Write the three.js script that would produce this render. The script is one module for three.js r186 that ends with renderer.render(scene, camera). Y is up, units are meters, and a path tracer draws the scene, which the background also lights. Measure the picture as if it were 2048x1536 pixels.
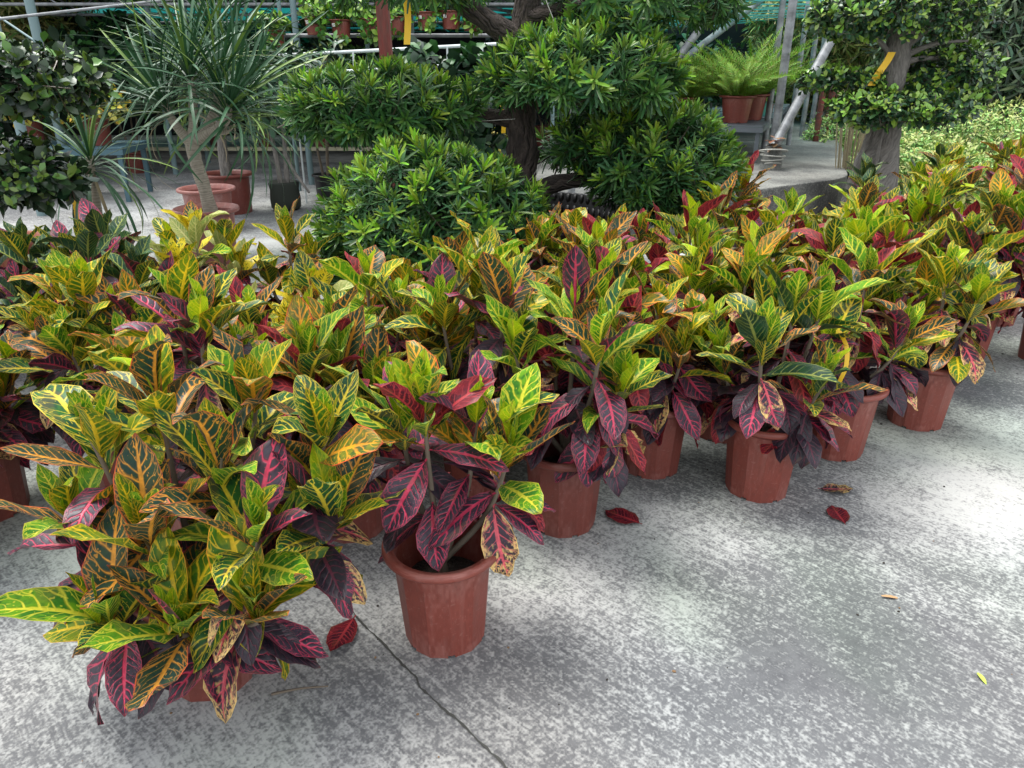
import * as THREE from 'three';
import { mergeGeometries, toCreasedNormals } from 'three/addons/utils/BufferGeometryUtils.js';

// ---------------------------------------------------------------- camera, sky, sun, exposure
const scene = new THREE.Scene();
const camera = new THREE.PerspectiveCamera(55.0, 4 / 3, 0.05, 200);
camera.position.set(0, 1.5, 0);
camera.rotation.set(-23.5 * Math.PI / 180, 0, 0);

const SUN = new THREE.Vector3(-0.28, 0.92, -0.20).normalize();
{
  const W = 256, H = 128, d = new Float32Array(W * H * 4), v = new THREE.Vector3();
  for (let j = 0; j < H; j++) for (let i = 0; i < W; i++) {
    const el = (j + 0.5) / H * Math.PI - Math.PI / 2, az = (i + 0.5) / W * 2 * Math.PI - Math.PI;
    v.set(Math.cos(el) * Math.cos(az), Math.sin(el), Math.cos(el) * Math.sin(az));
    const glow = Math.pow(Math.max(0, v.dot(SUN)), 6);
    const k = el > 0 ? 0.95 + 0.35 * glow : 0.32;
    d.set([k * 0.97, k * 1.0, k * 1.06, 1], (j * W + i) * 4);
  }
  const sky = new THREE.DataTexture(d, W, H, THREE.RGBAFormat, THREE.FloatType);
  sky.mapping = THREE.EquirectangularReflectionMapping; sky.magFilter = THREE.LinearFilter; sky.minFilter = THREE.LinearFilter;
  sky.needsUpdate = true;
  scene.background = sky; scene.environment = sky;
}
const sun = new THREE.DirectionalLight(new THREE.Color(1.0, 0.97, 0.92), 2.9);
sun.position.copy(SUN).multiplyScalar(30);
sun.castShadow = true; sun.shadow.radius = 56; sun.shadow.mapSize.set(2048, 2048);
Object.assign(sun.shadow.camera, { left: -14, right: 14, top: 20, bottom: -20, near: 1, far: 80 });
scene.add(sun); scene.add(sun.target);
sun.target.position.set(0, 0, -6);
sun.position.add(sun.target.position);

const renderer = new THREE.WebGLRenderer({ antialias: true });
renderer.setSize(1024, 768);
renderer.toneMapping = THREE.LinearToneMapping;
renderer.toneMappingExposure = 1.62;
renderer.shadowMap.enabled = true;

// ---------------------------------------------------------------- helpers
const V = (x, y, z) => new THREE.Vector3(x, y, z);
function RNG(s) { return () => { s |= 0; s = s + 0x6D2B79F5 | 0; let t = Math.imul(s ^ s >>> 15, 1 | s); t = t + Math.imul(t ^ t >>> 7, 61 | t) ^ t; return ((t ^ t >>> 14) >>> 0) / 4294967296; }; }
const lerp = (a, b, t) => a + (b - a) * t, clamp = (x, a = 0, b = 1) => Math.min(b, Math.max(a, x));
const sst = (a, b, x) => { const t = clamp((x - a) / (b - a)); return t * t * (3 - 2 * t); };
const taken = {};
function numbered(n) { const k = taken[n] = (taken[n] ?? -1) + 1; return k ? `${n}_${String(k).padStart(3, '0')}` : n; }
function mesh(name, geo, mat, parent) {
  const m = new THREE.Mesh(geo, mat); m.name = name; m.castShadow = m.receiveShadow = true;
  if (parent) parent.add(m); return m;
}
function thing(name, label, category, [x, y, z] = [0, 0, 0], turn = 0, group) {
  const o = new THREE.Group(); o.name = numbered(name); scene.add(o);
  o.position.set(x, y, z); o.rotation.y = turn; o.userData = { label, category };
  if (group) o.userData.group = group;
  return o;
}
function structure(name, geo, mat) { const m = mesh(numbered(name), geo, mat, scene); m.userData.kind = 'structure'; return m; }
// hash noise on a lattice that repeats every (px, py) cells
function hash(x, y, s) { let h = Math.imul(x, 374761393) + Math.imul(y, 668265263) + Math.imul(s, 2147483647 ^ 0x5bd1e995); h = Math.imul(h ^ h >>> 13, 1274126177); return ((h ^ h >>> 16) >>> 0) / 4294967296; }
function noise(x, y, s = 0, px = 1 << 20, py = px) {
  const xi = Math.floor(x), yi = Math.floor(y), fx = x - xi, fy = y - yi;
  const u = fx * fx * (3 - 2 * fx), v = fy * fy * (3 - 2 * fy), m = (a, n) => ((a % n) + n) % n;
  const x0 = m(xi, px), x1 = m(xi + 1, px), y0 = m(yi, py), y1 = m(yi + 1, py);
  return lerp(lerp(hash(x0, y0, s), hash(x1, y0, s), u), lerp(hash(x0, y1, s), hash(x1, y1, s), u), v);
}
const toS = c => Math.round(255 * clamp(c <= 0.0031308 ? 12.92 * c : 1.055 * Math.pow(c, 1 / 2.4) - 0.055));
function tex(w, h, fn, srgb = true) {          // fn(u, v) -> linear rgb (colour) or one value
  const d = new Uint8Array(w * h * 4);
  for (let j = 0; j < h; j++) for (let i = 0; i < w; i++) {
    const c = fn((i + 0.5) / w, (j + 0.5) / h), o = (j * w + i) * 4;
    if (srgb) { d[o] = toS(c[0]); d[o + 1] = toS(c[1]); d[o + 2] = toS(c[2]); } else d[o] = d[o + 1] = d[o + 2] = Math.round(255 * clamp(c));
    d[o + 3] = 255;
  }
  const t = new THREE.DataTexture(d, w, h); t.magFilter = THREE.LinearFilter; t.minFilter = THREE.LinearMipmapLinearFilter; t.generateMipmaps = true;
  t.wrapS = t.wrapT = THREE.RepeatWrapping; if (srgb) t.colorSpace = THREE.SRGBColorSpace; t.needsUpdate = true;
  return t;
}
const rgb = (r, g, b) => new THREE.Color().setRGB(r, g, b);
const std = (c, roughness = 0.7, more = {}) => new THREE.MeshPhysicalMaterial({ color: c ? rgb(...c) : 0xffffff, roughness, side: THREE.DoubleSide, ...more });
function geoFrom(pos, idx, uv, col) {
  const g = new THREE.BufferGeometry();
  g.setAttribute('position', new THREE.Float32BufferAttribute(pos, 3));
  if (uv) g.setAttribute('uv', new THREE.Float32BufferAttribute(uv, 2));
  if (col) g.setAttribute('color', new THREE.Float32BufferAttribute(col, 3));
  g.setIndex(idx); g.computeVertexNormals(); return g;
}
// tapered tube through points
function limb(pts, radii, seg = 8, knob = 0, sd = 1) {
  const curve = new THREE.CatmullRomCurve3(pts.map(p => p.isVector3 ? p : V(...p))), n = Math.max(4, (pts.length - 1) * 5);
  const fr = curve.computeFrenetFrames(n, false), pos = [], idx = [], uv = [];
  const len = curve.getLength();
  for (let i = 0; i <= n; i++) {
    const t = i / n, p = curve.getPoint(t), f = t * (radii.length - 1), k = Math.min(radii.length - 2, Math.floor(f)), r0 = lerp(radii[k], radii[k + 1], f - k);
    for (let j = 0; j <= seg; j++) {
      const a = j / seg * 2 * Math.PI, r = r0 * (1 + knob * (noise(i * 0.9, (j % seg) * 1.3, sd) - 0.5));
      pos.push(p.x + r * (Math.cos(a) * fr.normals[i].x + Math.sin(a) * fr.binormals[i].x), p.y + r * (Math.cos(a) * fr.normals[i].y + Math.sin(a) * fr.binormals[i].y), p.z + r * (Math.cos(a) * fr.normals[i].z + Math.sin(a) * fr.binormals[i].z));
      uv.push(j / seg * 2 * Math.PI * r0, t * len);
    }
  }
  for (let i = 0; i < n; i++) for (let j = 0; j < seg; j++) { const a = i * (seg + 1) + j, b = a + seg + 1; idx.push(a, b, a + 1, b, b + 1, a + 1); }
  return geoFrom(pos, idx, uv);
}
function bar(a, b, r, seg = 8) { return limb([a, V(...a).lerp(V(...b), 0.5), b], [r, r], seg); }
function box(w, h, d, x = 0, y = 0, z = 0) { const g = new THREE.BoxGeometry(w, h, d); g.translate(x, y, z); return g; }

// ---------------------------------------------------------------- materials shared by several things
const groundTex = (() => {
  const P = 2048, d = new Uint8Array(P * P * 4), b = new Uint8Array(P * P * 4);
  for (let j = 0; j < P; j++) for (let i = 0; i < P; i++) {
    const u = i / P, v = j / P;
    const al = u - v, ac = u + v;                                                // brush strokes run slantwise
    const warp = (noise(u * 24, v * 24, 31, 24) - 0.5) * 0.008;
    const streak = noise(al * 30, (ac + warp) * 560, 1, 30, 560) * 0.6 + noise(al * 64, (ac + warp) * 350, 2, 64, 350) * 0.4;
    const coarse = noise(u * 4, v * 4, 3, 4) * 0.42 + noise(u * 9, v * 9, 4, 9) * 0.28 + noise(u * 22, v * 22, 5, 22) * 0.18 + noise(u * 55, v * 55, 32, 55) * 0.12;
    const fine = noise(u * 700, v * 700, 6, 700) * 0.55 + noise(u * 360, v * 360, 33, 360) * 0.45, mid = noise(u * 170, v * 170, 7, 170), grit = hash(i, j, 8);
    const worn = sst(0.5, 0.72, noise(u * 6, v * 6, 34, 6) * 0.6 + noise(u * 19, v * 19, 35, 19) * 0.4);        // places scrubbed clean
    const film = (coarse - 0.5) * 1.25 + (streak - 0.5) * 0.5 + (mid - 0.5) * 0.3 + (fine - 0.5) * 1.3 + (grit - 0.5) * 0.35 + 0.06 - 0.22 * worn;   // where the dark film has grown
    const k = sst(-0.52, 0.58, film);
    const stain = 1 - 0.22 * sst(0.45, 0.75, noise(u * 3 + 5, v * 3, 36, 3) * 0.6 + noise(u * 11, v * 11, 37, 11) * 0.4);
    const light = (0.42 + 0.09 * (noise(u * 9, v * 9, 9, 9) - 0.5) + 0.08 * (fine - 0.5) + 0.06 * (grit - 0.5)) * stain;
    const dark = (0.088 + 0.05 * (mid - 0.5) + 0.07 * (fine - 0.5)) * stain;
    const a = lerp(light, dark, k * 0.93), o = (j * P + i) * 4;
    const warm = noise(u * 7, v * 7, 10, 7);
    d[o] = toS(a * lerp(0.955, 0.99, warm)); d[o + 1] = toS(a * lerp(0.995, 0.985, warm)); d[o + 2] = toS(a * lerp(0.985, 0.945, warm) + 0.008 * k); d[o + 3] = 255;
    b[o] = b[o + 1] = b[o + 2] = 255 * clamp(0.45 * streak + 0.3 * fine + 0.25 * (1 - k)); b[o + 3] = 255;
  }
  const mk = (a, s) => { const t = new THREE.DataTexture(a, P, P); t.wrapS = t.wrapT = THREE.RepeatWrapping; t.magFilter = THREE.LinearFilter; t.minFilter = THREE.LinearMipmapLinearFilter; t.generateMipmaps = true; if (s) t.colorSpace = THREE.SRGBColorSpace; t.repeat.set(1 / 3.3, 1 / 3.3); t.needsUpdate = true; return t; };
  return { map: mk(d, true), bump: mk(b, false) };
})();
const concreteMat = std(null, 0.93, { map: groundTex.map, bumpMap: groundTex.bump, bumpScale: 0.0025, vertexColors: true, specularIntensity: 0.4 });
const slabMat = std([0.62, 0.62, 0.58], 0.93, { map: groundTex.map, bumpMap: groundTex.bump, bumpScale: 0.003 });

const potTex = tex(512, 256, (u, v) => {
  const n = noise(u * 9, v * 4, 21, 9, 4), f = noise(u * 60, v * 30, 22, 60, 30), run = noise(u * 50 + 2 * noise(u * 7, v * 7, 27, 7), v * 3, 23, 50, 3), sp = noise(u * 150, v * 75, 24, 150, 75);
  const scratch = sst(0.90, 0.95, noise(u * 18 + v * 9, v * 70, 25, 18, 70)) * 0.6, smear = sst(0.55, 0.8, noise(u * 14, v * 9, 26, 14, 9) * 0.6 + f * 0.4);
  const dust = clamp(0.5 * sst(0.5, 0.85, n * 0.7 + f * 0.3) + 0.25 * sst(0.62, 0.9, run) + 0.45 * sst(0.8, 0.93, sp) + scratch), dirt = 0.5 * smear + 0.5 * sst(0.83, 0.9, noise(u * 90, v * 45, 28, 90, 45)), k = 1 + 0.2 * (f - 0.5);
  return [[0.225, 0.30, 0.11], [0.052, 0.12, 0.042], [0.036, 0.098, 0.033]].map(([c, d, e]) => lerp(lerp(c, d, dust), e, dirt * 0.45) * k);
});
const potMat = std(null, 0.48, { map: potTex }), potMatPale = std([1.25, 1.9, 2.2], 0.55, { map: potTex }), potMatDark = std([0.72, 0.7, 0.7], 0.5, { map: potTex });
const potSet = [potMat, potMatDark, std([1.08, 1.1, 1.15], 0.56, { map: potTex }), std([0.88, 0.95, 1.0], 0.42, { map: potTex })];
const soilMat = std(null, 1, { map: tex(256, 256, (u, v) => { const n = noise(u * 40, v * 40, 41, 40), f = hash(Math.floor(u * 256), Math.floor(v * 256), 42), c = sst(0.82, 0.95, noise(u * 25, v * 25, 43, 25)); const a = 0.012 + 0.03 * n + 0.025 * f + c * 0.06; return [a * 1.15, a * 0.95, a * 0.75]; }), bumpMap: tex(256, 256, (u, v) => noise(u * 40, v * 40, 41, 40) * 0.7 + 0.3 * hash(Math.floor(u * 256), Math.floor(v * 256), 42), false), bumpScale: 0.012 });
const barkTex = (c0, c1, s) => tex(256, 256, (u, v) => { const n = noise(u * 34 + 3 * noise(u * 8, v * 8, s, 8), v * 7, s, 34, 7) * 0.7 + noise(u * 80, v * 30, s + 1, 80, 30) * 0.3; return c0.map((c, i) => lerp(c, c1[i], n)); });
const barkBump = tex(256, 256, (u, v) => noise(u * 34 + 3 * noise(u * 8, v * 8, 51, 8), v * 7, 51, 34, 7) * 0.75 + 0.25 * noise(u * 80, v * 30, 52, 80, 30), false);
const barkUV = t => { t.repeat.set(2.2, 2.2); return t; };
const pineBark = std(null, 0.95, { map: barkUV(barkTex([0.012, 0.010, 0.009], [0.10, 0.078, 0.066], 51)), bumpMap: barkUV(barkBump.clone()), bumpScale: 0.03 });
const figBark = std(null, 0.9, { map: barkUV(barkTex([0.10, 0.095, 0.085], [0.28, 0.26, 0.235], 55)), bumpMap: barkUV(barkBump.clone()), bumpScale: 0.01 });
const palmBark = std(null, 0.9, { map: (() => { const t = tex(128, 512, (u, v) => { const ring = Math.abs(Math.sin((v * 60 + 1.4 * noise(u * 6, v * 40, 61, 6, 40)) * Math.PI)); const n = noise(u * 30, v * 60, 62, 30, 60); const a = lerp(0.20, 0.46, ring * 0.6 + n * 0.4); return [a, a * 0.9, a * 0.72]; }); t.repeat.set(2, 1.1); return t; })() });
const stemMat = std([0.16, 0.13, 0.095], 0.85), greenStem = std([0.16, 0.2, 0.06], 0.6);
const steelTex = tex(128, 512, (u, v) => { const n = noise(u * 6, v * 20, 71, 6, 20), f = noise(u * 40, v * 60, 72, 40, 60); const a = 0.25 + 0.16 * (n - 0.5) + 0.08 * (f - 0.5); return [a * 0.95, a, a * 1.05]; });
const steel = std(null, 0.5, { map: steelTex, metalness: 0.1 }), tealPaint = std([0.16, 0.24, 0.25], 0.5), whitePaint = std([0.62, 0.68, 0.68], 0.5);
const rust = std(null, 0.85, { map: tex(64, 256, (u, v) => { const n = noise(u * 8, v * 30, 75, 8, 30), f = noise(u * 30, v * 90, 76, 30, 90); return [0.12 + 0.10 * n, 0.035 + 0.03 * f, 0.03 + 0.02 * f]; }) });
const tagMat = std([0.85, 0.52, 0.02], 0.45), ink = std([0.03, 0.025, 0.02], 0.7), blackPlastic = std([0.012, 0.012, 0.013], 0.45), wireMat = std([0.42, 0.42, 0.38], 0.5);

// ---------------------------------------------------------------- ground
{
  const pos = [], idx = [], uv = [], col = [], xs = [], zs = [];
  for (let x = -4; x <= 5.001; x += 0.15) xs.push(x); for (const x of [6, 8, 11, 15, 22, 34, 60]) { xs.push(x); xs.unshift(-x); }
  xs.sort((a, b) => a - b);
  for (let z = 0.6; z >= -7; z -= 0.15) zs.push(z); for (const z of [-8, -9, -10, -12, -14, -18, -25, -40, -70]) zs.push(z); for (const z of [2, 5, 12, 30]) zs.unshift(z);
  for (const z of zs) for (const x of xs) {
    pos.push(x, 0, z); uv.push(x, -z);
    const k = 0.80 + 0.34 * (0.6 * noise(x * 0.9 + 9, z * 0.9 + 4, 81) + 0.4 * noise(x * 2.3, z * 2.3, 82));
    const moss = sst(0.5, 0.8, noise(x * 1.7 + 31, z * 1.7 + 17, 86) * 0.6 + noise(x * 4, z * 4, 87) * 0.4);   // patches of green algae
    col.push(k * lerp(1, 0.86, moss), k * lerp(1, 0.93, moss), k * lerp(1, 0.86, moss));
  }
  const n = xs.length;
  for (let j = 0; j < zs.length - 1; j++) for (let i = 0; i < n - 1; i++) { const a = j * n + i; idx.push(a, a + 1, a + n, a + 1, a + n + 1, a + n); }
  const g = geoFrom(pos, idx, uv, col);
  const ground = structure('ground', g, concreteMat);
  // dirt filled crack that runs across the slab
  const line = [[-0.56, -1.9], [-0.447, -1.711], [-0.34, -1.58], [-0.257, -1.481], [-0.19, -1.4], [-0.115, -1.321], [-0.016, -1.214], [0.1, -1.08], [0.25, -0.92]];
  const c = new THREE.CatmullRomCurve3(line.map(([x, z]) => V(x, 0.003, z))), cp = [], ci = [], r = RNG(5), N = 120;
  for (let i = 0; i <= N; i++) { const p = c.getPoint(i / N), t = c.getTangent(i / N), w = 0.0008 + 0.0036 * noise(i * 0.4, 1, 83), o = (noise(i * 0.16, 7, 84) - 0.5) * 0.010 + (noise(i * 0.6, 9, 85) - 0.5) * 0.004; for (const s of [-1, 1]) cp.push(p.x + t.z * (s * w * (0.6 + 0.8 * r()) + o), 0.003, p.z - t.x * (s * w * (0.6 + 0.8 * r()) + o)); }
  for (let i = 0; i < N; i++) ci.push(i * 2, i * 2 + 1, i * 2 + 2, i * 2 + 1, i * 2 + 3, i * 2 + 2);
  mesh('crack', geoFrom(cp, ci), std([0.05, 0.05, 0.045], 1), ground);
}
// raised concrete walkway behind the plants
{
  const s = new THREE.Shape(); const P = [[0.1, 6.15], [1.9, 7.15], [2.9, 7.85], [3.5, 8.25], [3.78, 8.6], [4.0, 9.2], [11.5, 28], [-3, 28], [-0.9, 12]];
  s.moveTo(...P[0]); for (const p of P.slice(1, 3)) s.lineTo(...p); s.splineThru(P.slice(3, 6).map(p => new THREE.Vector2(...p))); for (const p of P.slice(6)) s.lineTo(...p); s.closePath();
  const g = new THREE.ExtrudeGeometry(s, { depth: 0.32, bevelEnabled: true, bevelSize: 0.015, bevelThickness: 0.015, bevelSegments: 2, curveSegments: 16 });
  g.rotateX(-Math.PI / 2); g.translate(0, 0.01, 0);
  structure('walkway', g, slabMat);
}

// ---------------------------------------------------------------- pots
function potGeos(R, H, { taper = 0.7, facets = 12, lip = 0.028, notch = true } = {}) {
  const N = 72, rb = R * taper, rt = R * 0.84, wall = 0.006;
  const rows = [[0, 0], [0.016, 0.01], [0.03, 0.03], [0.4, 0.4], [0.7, 0.7], [0.74, 0.74], [0.78, 0.78], [0.82, 0.82], [0.86, 0.86], [0.91, 0.91]];
  const pos = [], idx = [], uv = [];
  const rad = (f, th) => { const r = lerp(rb, rt, f), fl = facets ? 1 - sst(0.70, 0.85, f) : 0, w = 2 * Math.PI / (facets || 12), a = facets ? ((th % w) + w) % w - w / 2 : 0; return r * lerp(1.0, 1.004 * Math.cos(w / 2) / Math.cos(a), fl); };
  const all = [...rows.map(([f]) => [f, 0]), [0.91, 1], [0.5, 1], [0.2, 1]];
  all.forEach(([f, inn]) => { for (let j = 0; j <= N; j++) { const th = j / N * 2 * Math.PI, r = rad(f, th) - inn * wall; pos.push(r * Math.cos(th), f * H, r * Math.sin(th)); uv.push(j / N * 2, f * 0.6 + inn * 0.3); } });
  for (let i = 0; i < all.length - 1; i++) for (let j = 0; j < N; j++) {
    if (notch && i < 2 && (j % 12) >= 5 && (j % 12) < 7) continue;
    const a = i * (N + 1) + j, b = a + N + 1; idx.push(a, b, a + 1, b, b + 1, a + 1);
  }
  let body = geoFrom(pos, idx, uv); body = toCreasedNormals(body, 0.3);
  const pr = [[rt - 0.003, 0.895], [rt + 0.005, 0.893], [R - 0.012, 0.925], [R - 0.003, 0.93], [R, 0.945], [R, 0.975], [R - 0.004, 0.993], [R - 0.012, 1.0], [R - 0.5 * lip, 0.998], [R - lip, 0.985], [R - lip - 0.004, 0.96], [rt - 0.009, 0.91], [rt - 0.0105, 0.87], [rt - 0.005, 0.865]].map(([r, f]) => new THREE.Vector2(r, f * H));
  const rim = new THREE.LatheGeometry(pr, 64);
    const floor = new THREE.CircleGeometry(rb - 0.004, 24); floor.rotateX(-Math.PI / 2);
  return { body, rim, floor, rb, rt };
}
const lumpySoil = (() => {                                                       // unit disc with lumps
  const pos = [], idx = [], uv = [], rings = 7, seg = 28;
  for (let i = 0; i <= rings; i++) for (let j = 0; j < seg; j++) { const r = i / rings, a = j / seg * 2 * Math.PI; pos.push(r * Math.cos(a), i === rings ? 0 : 0.09 * (noise(r * Math.cos(a) * 5 + 20, r * Math.sin(a) * 5 + 20, 91) - 0.4), r * Math.sin(a)); uv.push(r * Math.cos(a), r * Math.sin(a)); }
  for (let i = 0; i < rings; i++) for (let j = 0; j < seg; j++) { const a = i * seg + j, b = i * seg + (j + 1) % seg; idx.push(a, b, a + seg, b, b + seg, a + seg); }
  return geoFrom(pos, idx, uv);
})();
const POT_R = 0.1635, POT_H = 0.312, potG = potGeos(POT_R, POT_H);
function addPot(parent, g, H, mat, soilF = 0.62, turn = 0) {
  const p = mesh('pot', g.body, mat, parent); p.rotation.y = turn;
  mesh('rim', g.rim, mat, p);
  const s = mesh('soil', lumpySoil, soilMat, parent); const sr = lerp(g.rb, g.rt, soilF) * 0.955; s.scale.set(sr, 0.25, sr); s.position.y = H * soilF;
  const f = mesh('base', g.floor, mat, p); f.position.y = 0.02;
  return p;
}

// ---------------------------------------------------------------- croton leaves
// vein pattern: returns [vein, halo, margin, between] at (u along the leaf, v across)
function veins(u, v, seed, N, fork) {
  const side = v < 0.5 ? 0 : 1, s = Math.abs(2 * v - 1), q = (u - 0.07) / 0.93;
  if (u < 0.07) return [1, 1, 0, 0];
  const wob = (noise(u * 9 + side * 50, s * 3, seed, 1 << 20) - 0.5);
  const mid = 1 - sst(lerp(0.12, 0.03, q), lerp(0.20, 0.08, q), s + 0.02 * wob);
  let k = (q - 0.15 * s - 0.06 * s * s) * N + side * 0.42 + wob * 0.42 + seed * 0.37;
  const cell = Math.floor(k), jit = (hash(cell, side, seed) - 0.5) * 0.28, f = k - cell - 0.5 + jit;
  const str = (0.5 + 0.55 * hash(cell, side + 3, seed)) * (hash(cell, side + 11, seed) < 0.14 ? 0.35 : 1);
  const split = Math.max(0, s - 0.5) * fork * (0.7 + 0.6 * hash(cell, side + 7, seed));
  const d = Math.min(Math.abs(f - split), Math.abs(f + split));
  const w = lerp(0.15, 0.05, Math.sqrt(s)) * str, fade = q > 0 ? 1 : 0;
  const lat = (1 - sst(w * 0.7, w * 1.5, d)) * fade, halo = 1 - sst(w, w * 3.6, d);
  const loop = 1 - sst(0.012, 0.035, Math.abs(s - 0.86 - 0.05 * Math.cos(f * 6.28)));
  const m = Math.max(sst(0.93, 0.985, s + 0.03 * wob), sst(0.95, 1.0, q));
  return [Math.max(mid, lat * lerp(1, 0.8, s), loop * 0.55), Math.max(mid, halo), m, d];
}
const PAL = {
  lime: { b: [0.33, 0.46, 0.006], b2: [0.17, 0.36, 0.008], v: [0.66, 0.64, 0.02], e: [0.50, 0.52, 0.05], h: 0.3, N: 13, young: 1 },
  spring: { b: [0.12, 0.30, 0.008], b2: [0.035, 0.16, 0.010], v: [0.74, 0.68, 0.05], e: [0.66, 0.55, 0.05], h: 0.4, N: 12, young: 1 },
  green: { b: [0.025, 0.115, 0.016], b2: [0.010, 0.055, 0.020], v: [0.78, 0.60, 0.04], e: [0.66, 0.50, 0.05], h: 0.2, N: 11 },
  olive: { b: [0.17, 0.24, 0.008], b2: [0.05, 0.15, 0.010], v: [0.85, 0.58, 0.02], e: [0.80, 0.34, 0.03], h: 0.42, N: 11 },
  orange: { b: [0.028, 0.06, 0.028], b2: [0.016, 0.045, 0.032], v: [0.85, 0.36, 0.04], e: [0.78, 0.13, 0.04], h: 0.25, N: 11 },
  flame: { b: [0.16, 0.17, 0.012], b2: [0.05, 0.10, 0.015], v: [0.85, 0.36, 0.02], e: [0.75, 0.07, 0.02], h: 0.5, N: 12 },
  yellow: { b: [0.66, 0.54, 0.02], b2: [0.12, 0.18, 0.02], v: [0.82, 0.64, 0.04], e: [0.82, 0.48, 0.04], h: 0.7, N: 11 },
  purple: { b: [0.030, 0.019, 0.032], b2: [0.045, 0.035, 0.05], v: [0.62, 0.05, 0.11], e: [0.36, 0.05, 0.09], h: 0.10, N: 11 },
  blush: { b: [0.036, 0.022, 0.034], b2: [0.06, 0.035, 0.045], v: [0.68, 0.10, 0.13], e: [0.85, 0.58, 0.20], h: 0.2, N: 12, tip: 1 },
  red: { b: [0.20, 0.014, 0.024], b2: [0.08, 0.010, 0.022], v: [0.55, 0.05, 0.06], e: [0.50, 0.06, 0.04], h: 0.4, N: 11 },
  dusk: { b: [0.020, 0.015, 0.024], b2: [0.032, 0.028, 0.036], v: [0.16, 0.035, 0.06], e: [0.10, 0.04, 0.05], h: 0.05, N: 12, thin: 1 },
  deep: { b: [0.015, 0.065, 0.022], b2: [0.010, 0.045, 0.02], v: [0.36, 0.40, 0.08], e: [0.20, 0.25, 0.05], h: 0.08, N: 12, thin: 1 },
  pale: { b: [0.36, 0.40, 0.12], b2: [0.22, 0.32, 0.08], v: [0.68, 0.66, 0.28], e: [0.6, 0.5, 0.2], h: 0.5, N: 11, young: 1 },
};
const VN = [9, 8, 11, 10, 9], veinBumps = VN.map((N, s) => tex(128, 64, (u, v) => { const [a, , , d] = veins(u, v, 11 + s, N, 0.4 + 0.08 * s); const sd = Math.abs(2 * v - 1); return 0.62 + 0.3 * Math.min(0.5, d) * (1 - sd) * 1.2 - 0.55 * a * (1 - 0.5 * sd); }, false));
const leafMats = {};
let leafSeed = 0;
for (const [name, p] of Object.entries(PAL)) leafMats[name] = [0, 1, 2].map(k => {
  const sd = 11 + (leafSeed++ % 5), tone = [1, 0.86, 1.12][k], off = leafSeed * 17.3;
  const map = tex(256, 128, (u, v) => {
    const [a, h, m] = veins(u, v, sd, VN[sd - 11], 0.4 + 0.08 * (sd - 11)), s = Math.abs(2 * v - 1);
    const n = noise(u * 7 + off, v * 4 + off, 101), n2 = noise(u * 26 + off, v * 13, 102), n3 = noise(u * 70 + off, v * 35, 103);
    const blot = sst(0.36, 0.64, n * 0.6 + n2 * 0.4 + (p.tip ? 0.22 * (u - 0.55) : 0));
    let c = p.b.map((x, i) => lerp(x, p.b2[i], name === 'yellow' ? sst(0.52, 0.64, n * 0.5 + n2 * 0.5) * (1 - h * 0.6) : blot));
    if (p.tip) { const t = sst(0.45, 0.8, u * 0.75 + 0.35 * s + 0.5 * (n2 - 0.5) + 0.4 * (n - 0.5)); c = c.map((x, i) => lerp(x, p.e[i] * 0.9, 0.75 * t * sst(0.35, 0.6, n3 * 0.5 + n2 * 0.5))); }
    const va = (p.thin ? sst(0.5, 1, a) * 0.8 : a) * (0.82 + 0.36 * (n2 - 0.5)), hh = h * p.h * (0.1 + 1.3 * sst(0.3, 0.75, n));
    const vc = p.v.map((x, i) => p.tip ? lerp(x, p.e[i], sst(0.5, 1, u * 0.6 + 0.5 * s)) : lerp(x, p.e[i], 0.35 * sst(0.5, 1, s)));
    c = c.map((x, i) => lerp(x, vc[i], clamp(Math.max(va, hh))));
    c = c.map((x, i) => lerp(x, p.e[i], clamp(m * 0.85 * (0.4 + n))));
    const spot = sst(0.86, 0.92, noise(u * 46 + off, v * 23, 104)) * (p.thin ? 0.25 : 0.6);
    c = c.map((x, i) => lerp(x, p.v[i], spot));
    const scorch = sst(0.965, 1.0, u + 0.08 * (n - 0.5)) + 0.8 * sst(0.83, 0.87, noise(u * 3.3 + off * 1.7, v * 2.4, 105));
    return c.map((x, i) => lerp(x * tone * (0.88 + 0.24 * n3), [0.16, 0.085, 0.045][i], clamp(scorch) * 0.35));
  });
  const thick = ['dusk', 'purple', 'deep', 'blush'].includes(name);
  return !thick
    ? std(null, 0.85, { map, bumpMap: veinBumps[sd - 11], bumpScale: 0.0022, transmission: p.young ? 0.3 : 0.2, clearcoat: p.young ? 0.25 : 0.35, clearcoatRoughness: 0.26, specularIntensity: 0.22 })
    : std(null, 0.37, { map, bumpMap: veinBumps[sd - 11], bumpScale: 0.0026, specularIntensity: 0.62 });
});
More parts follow.
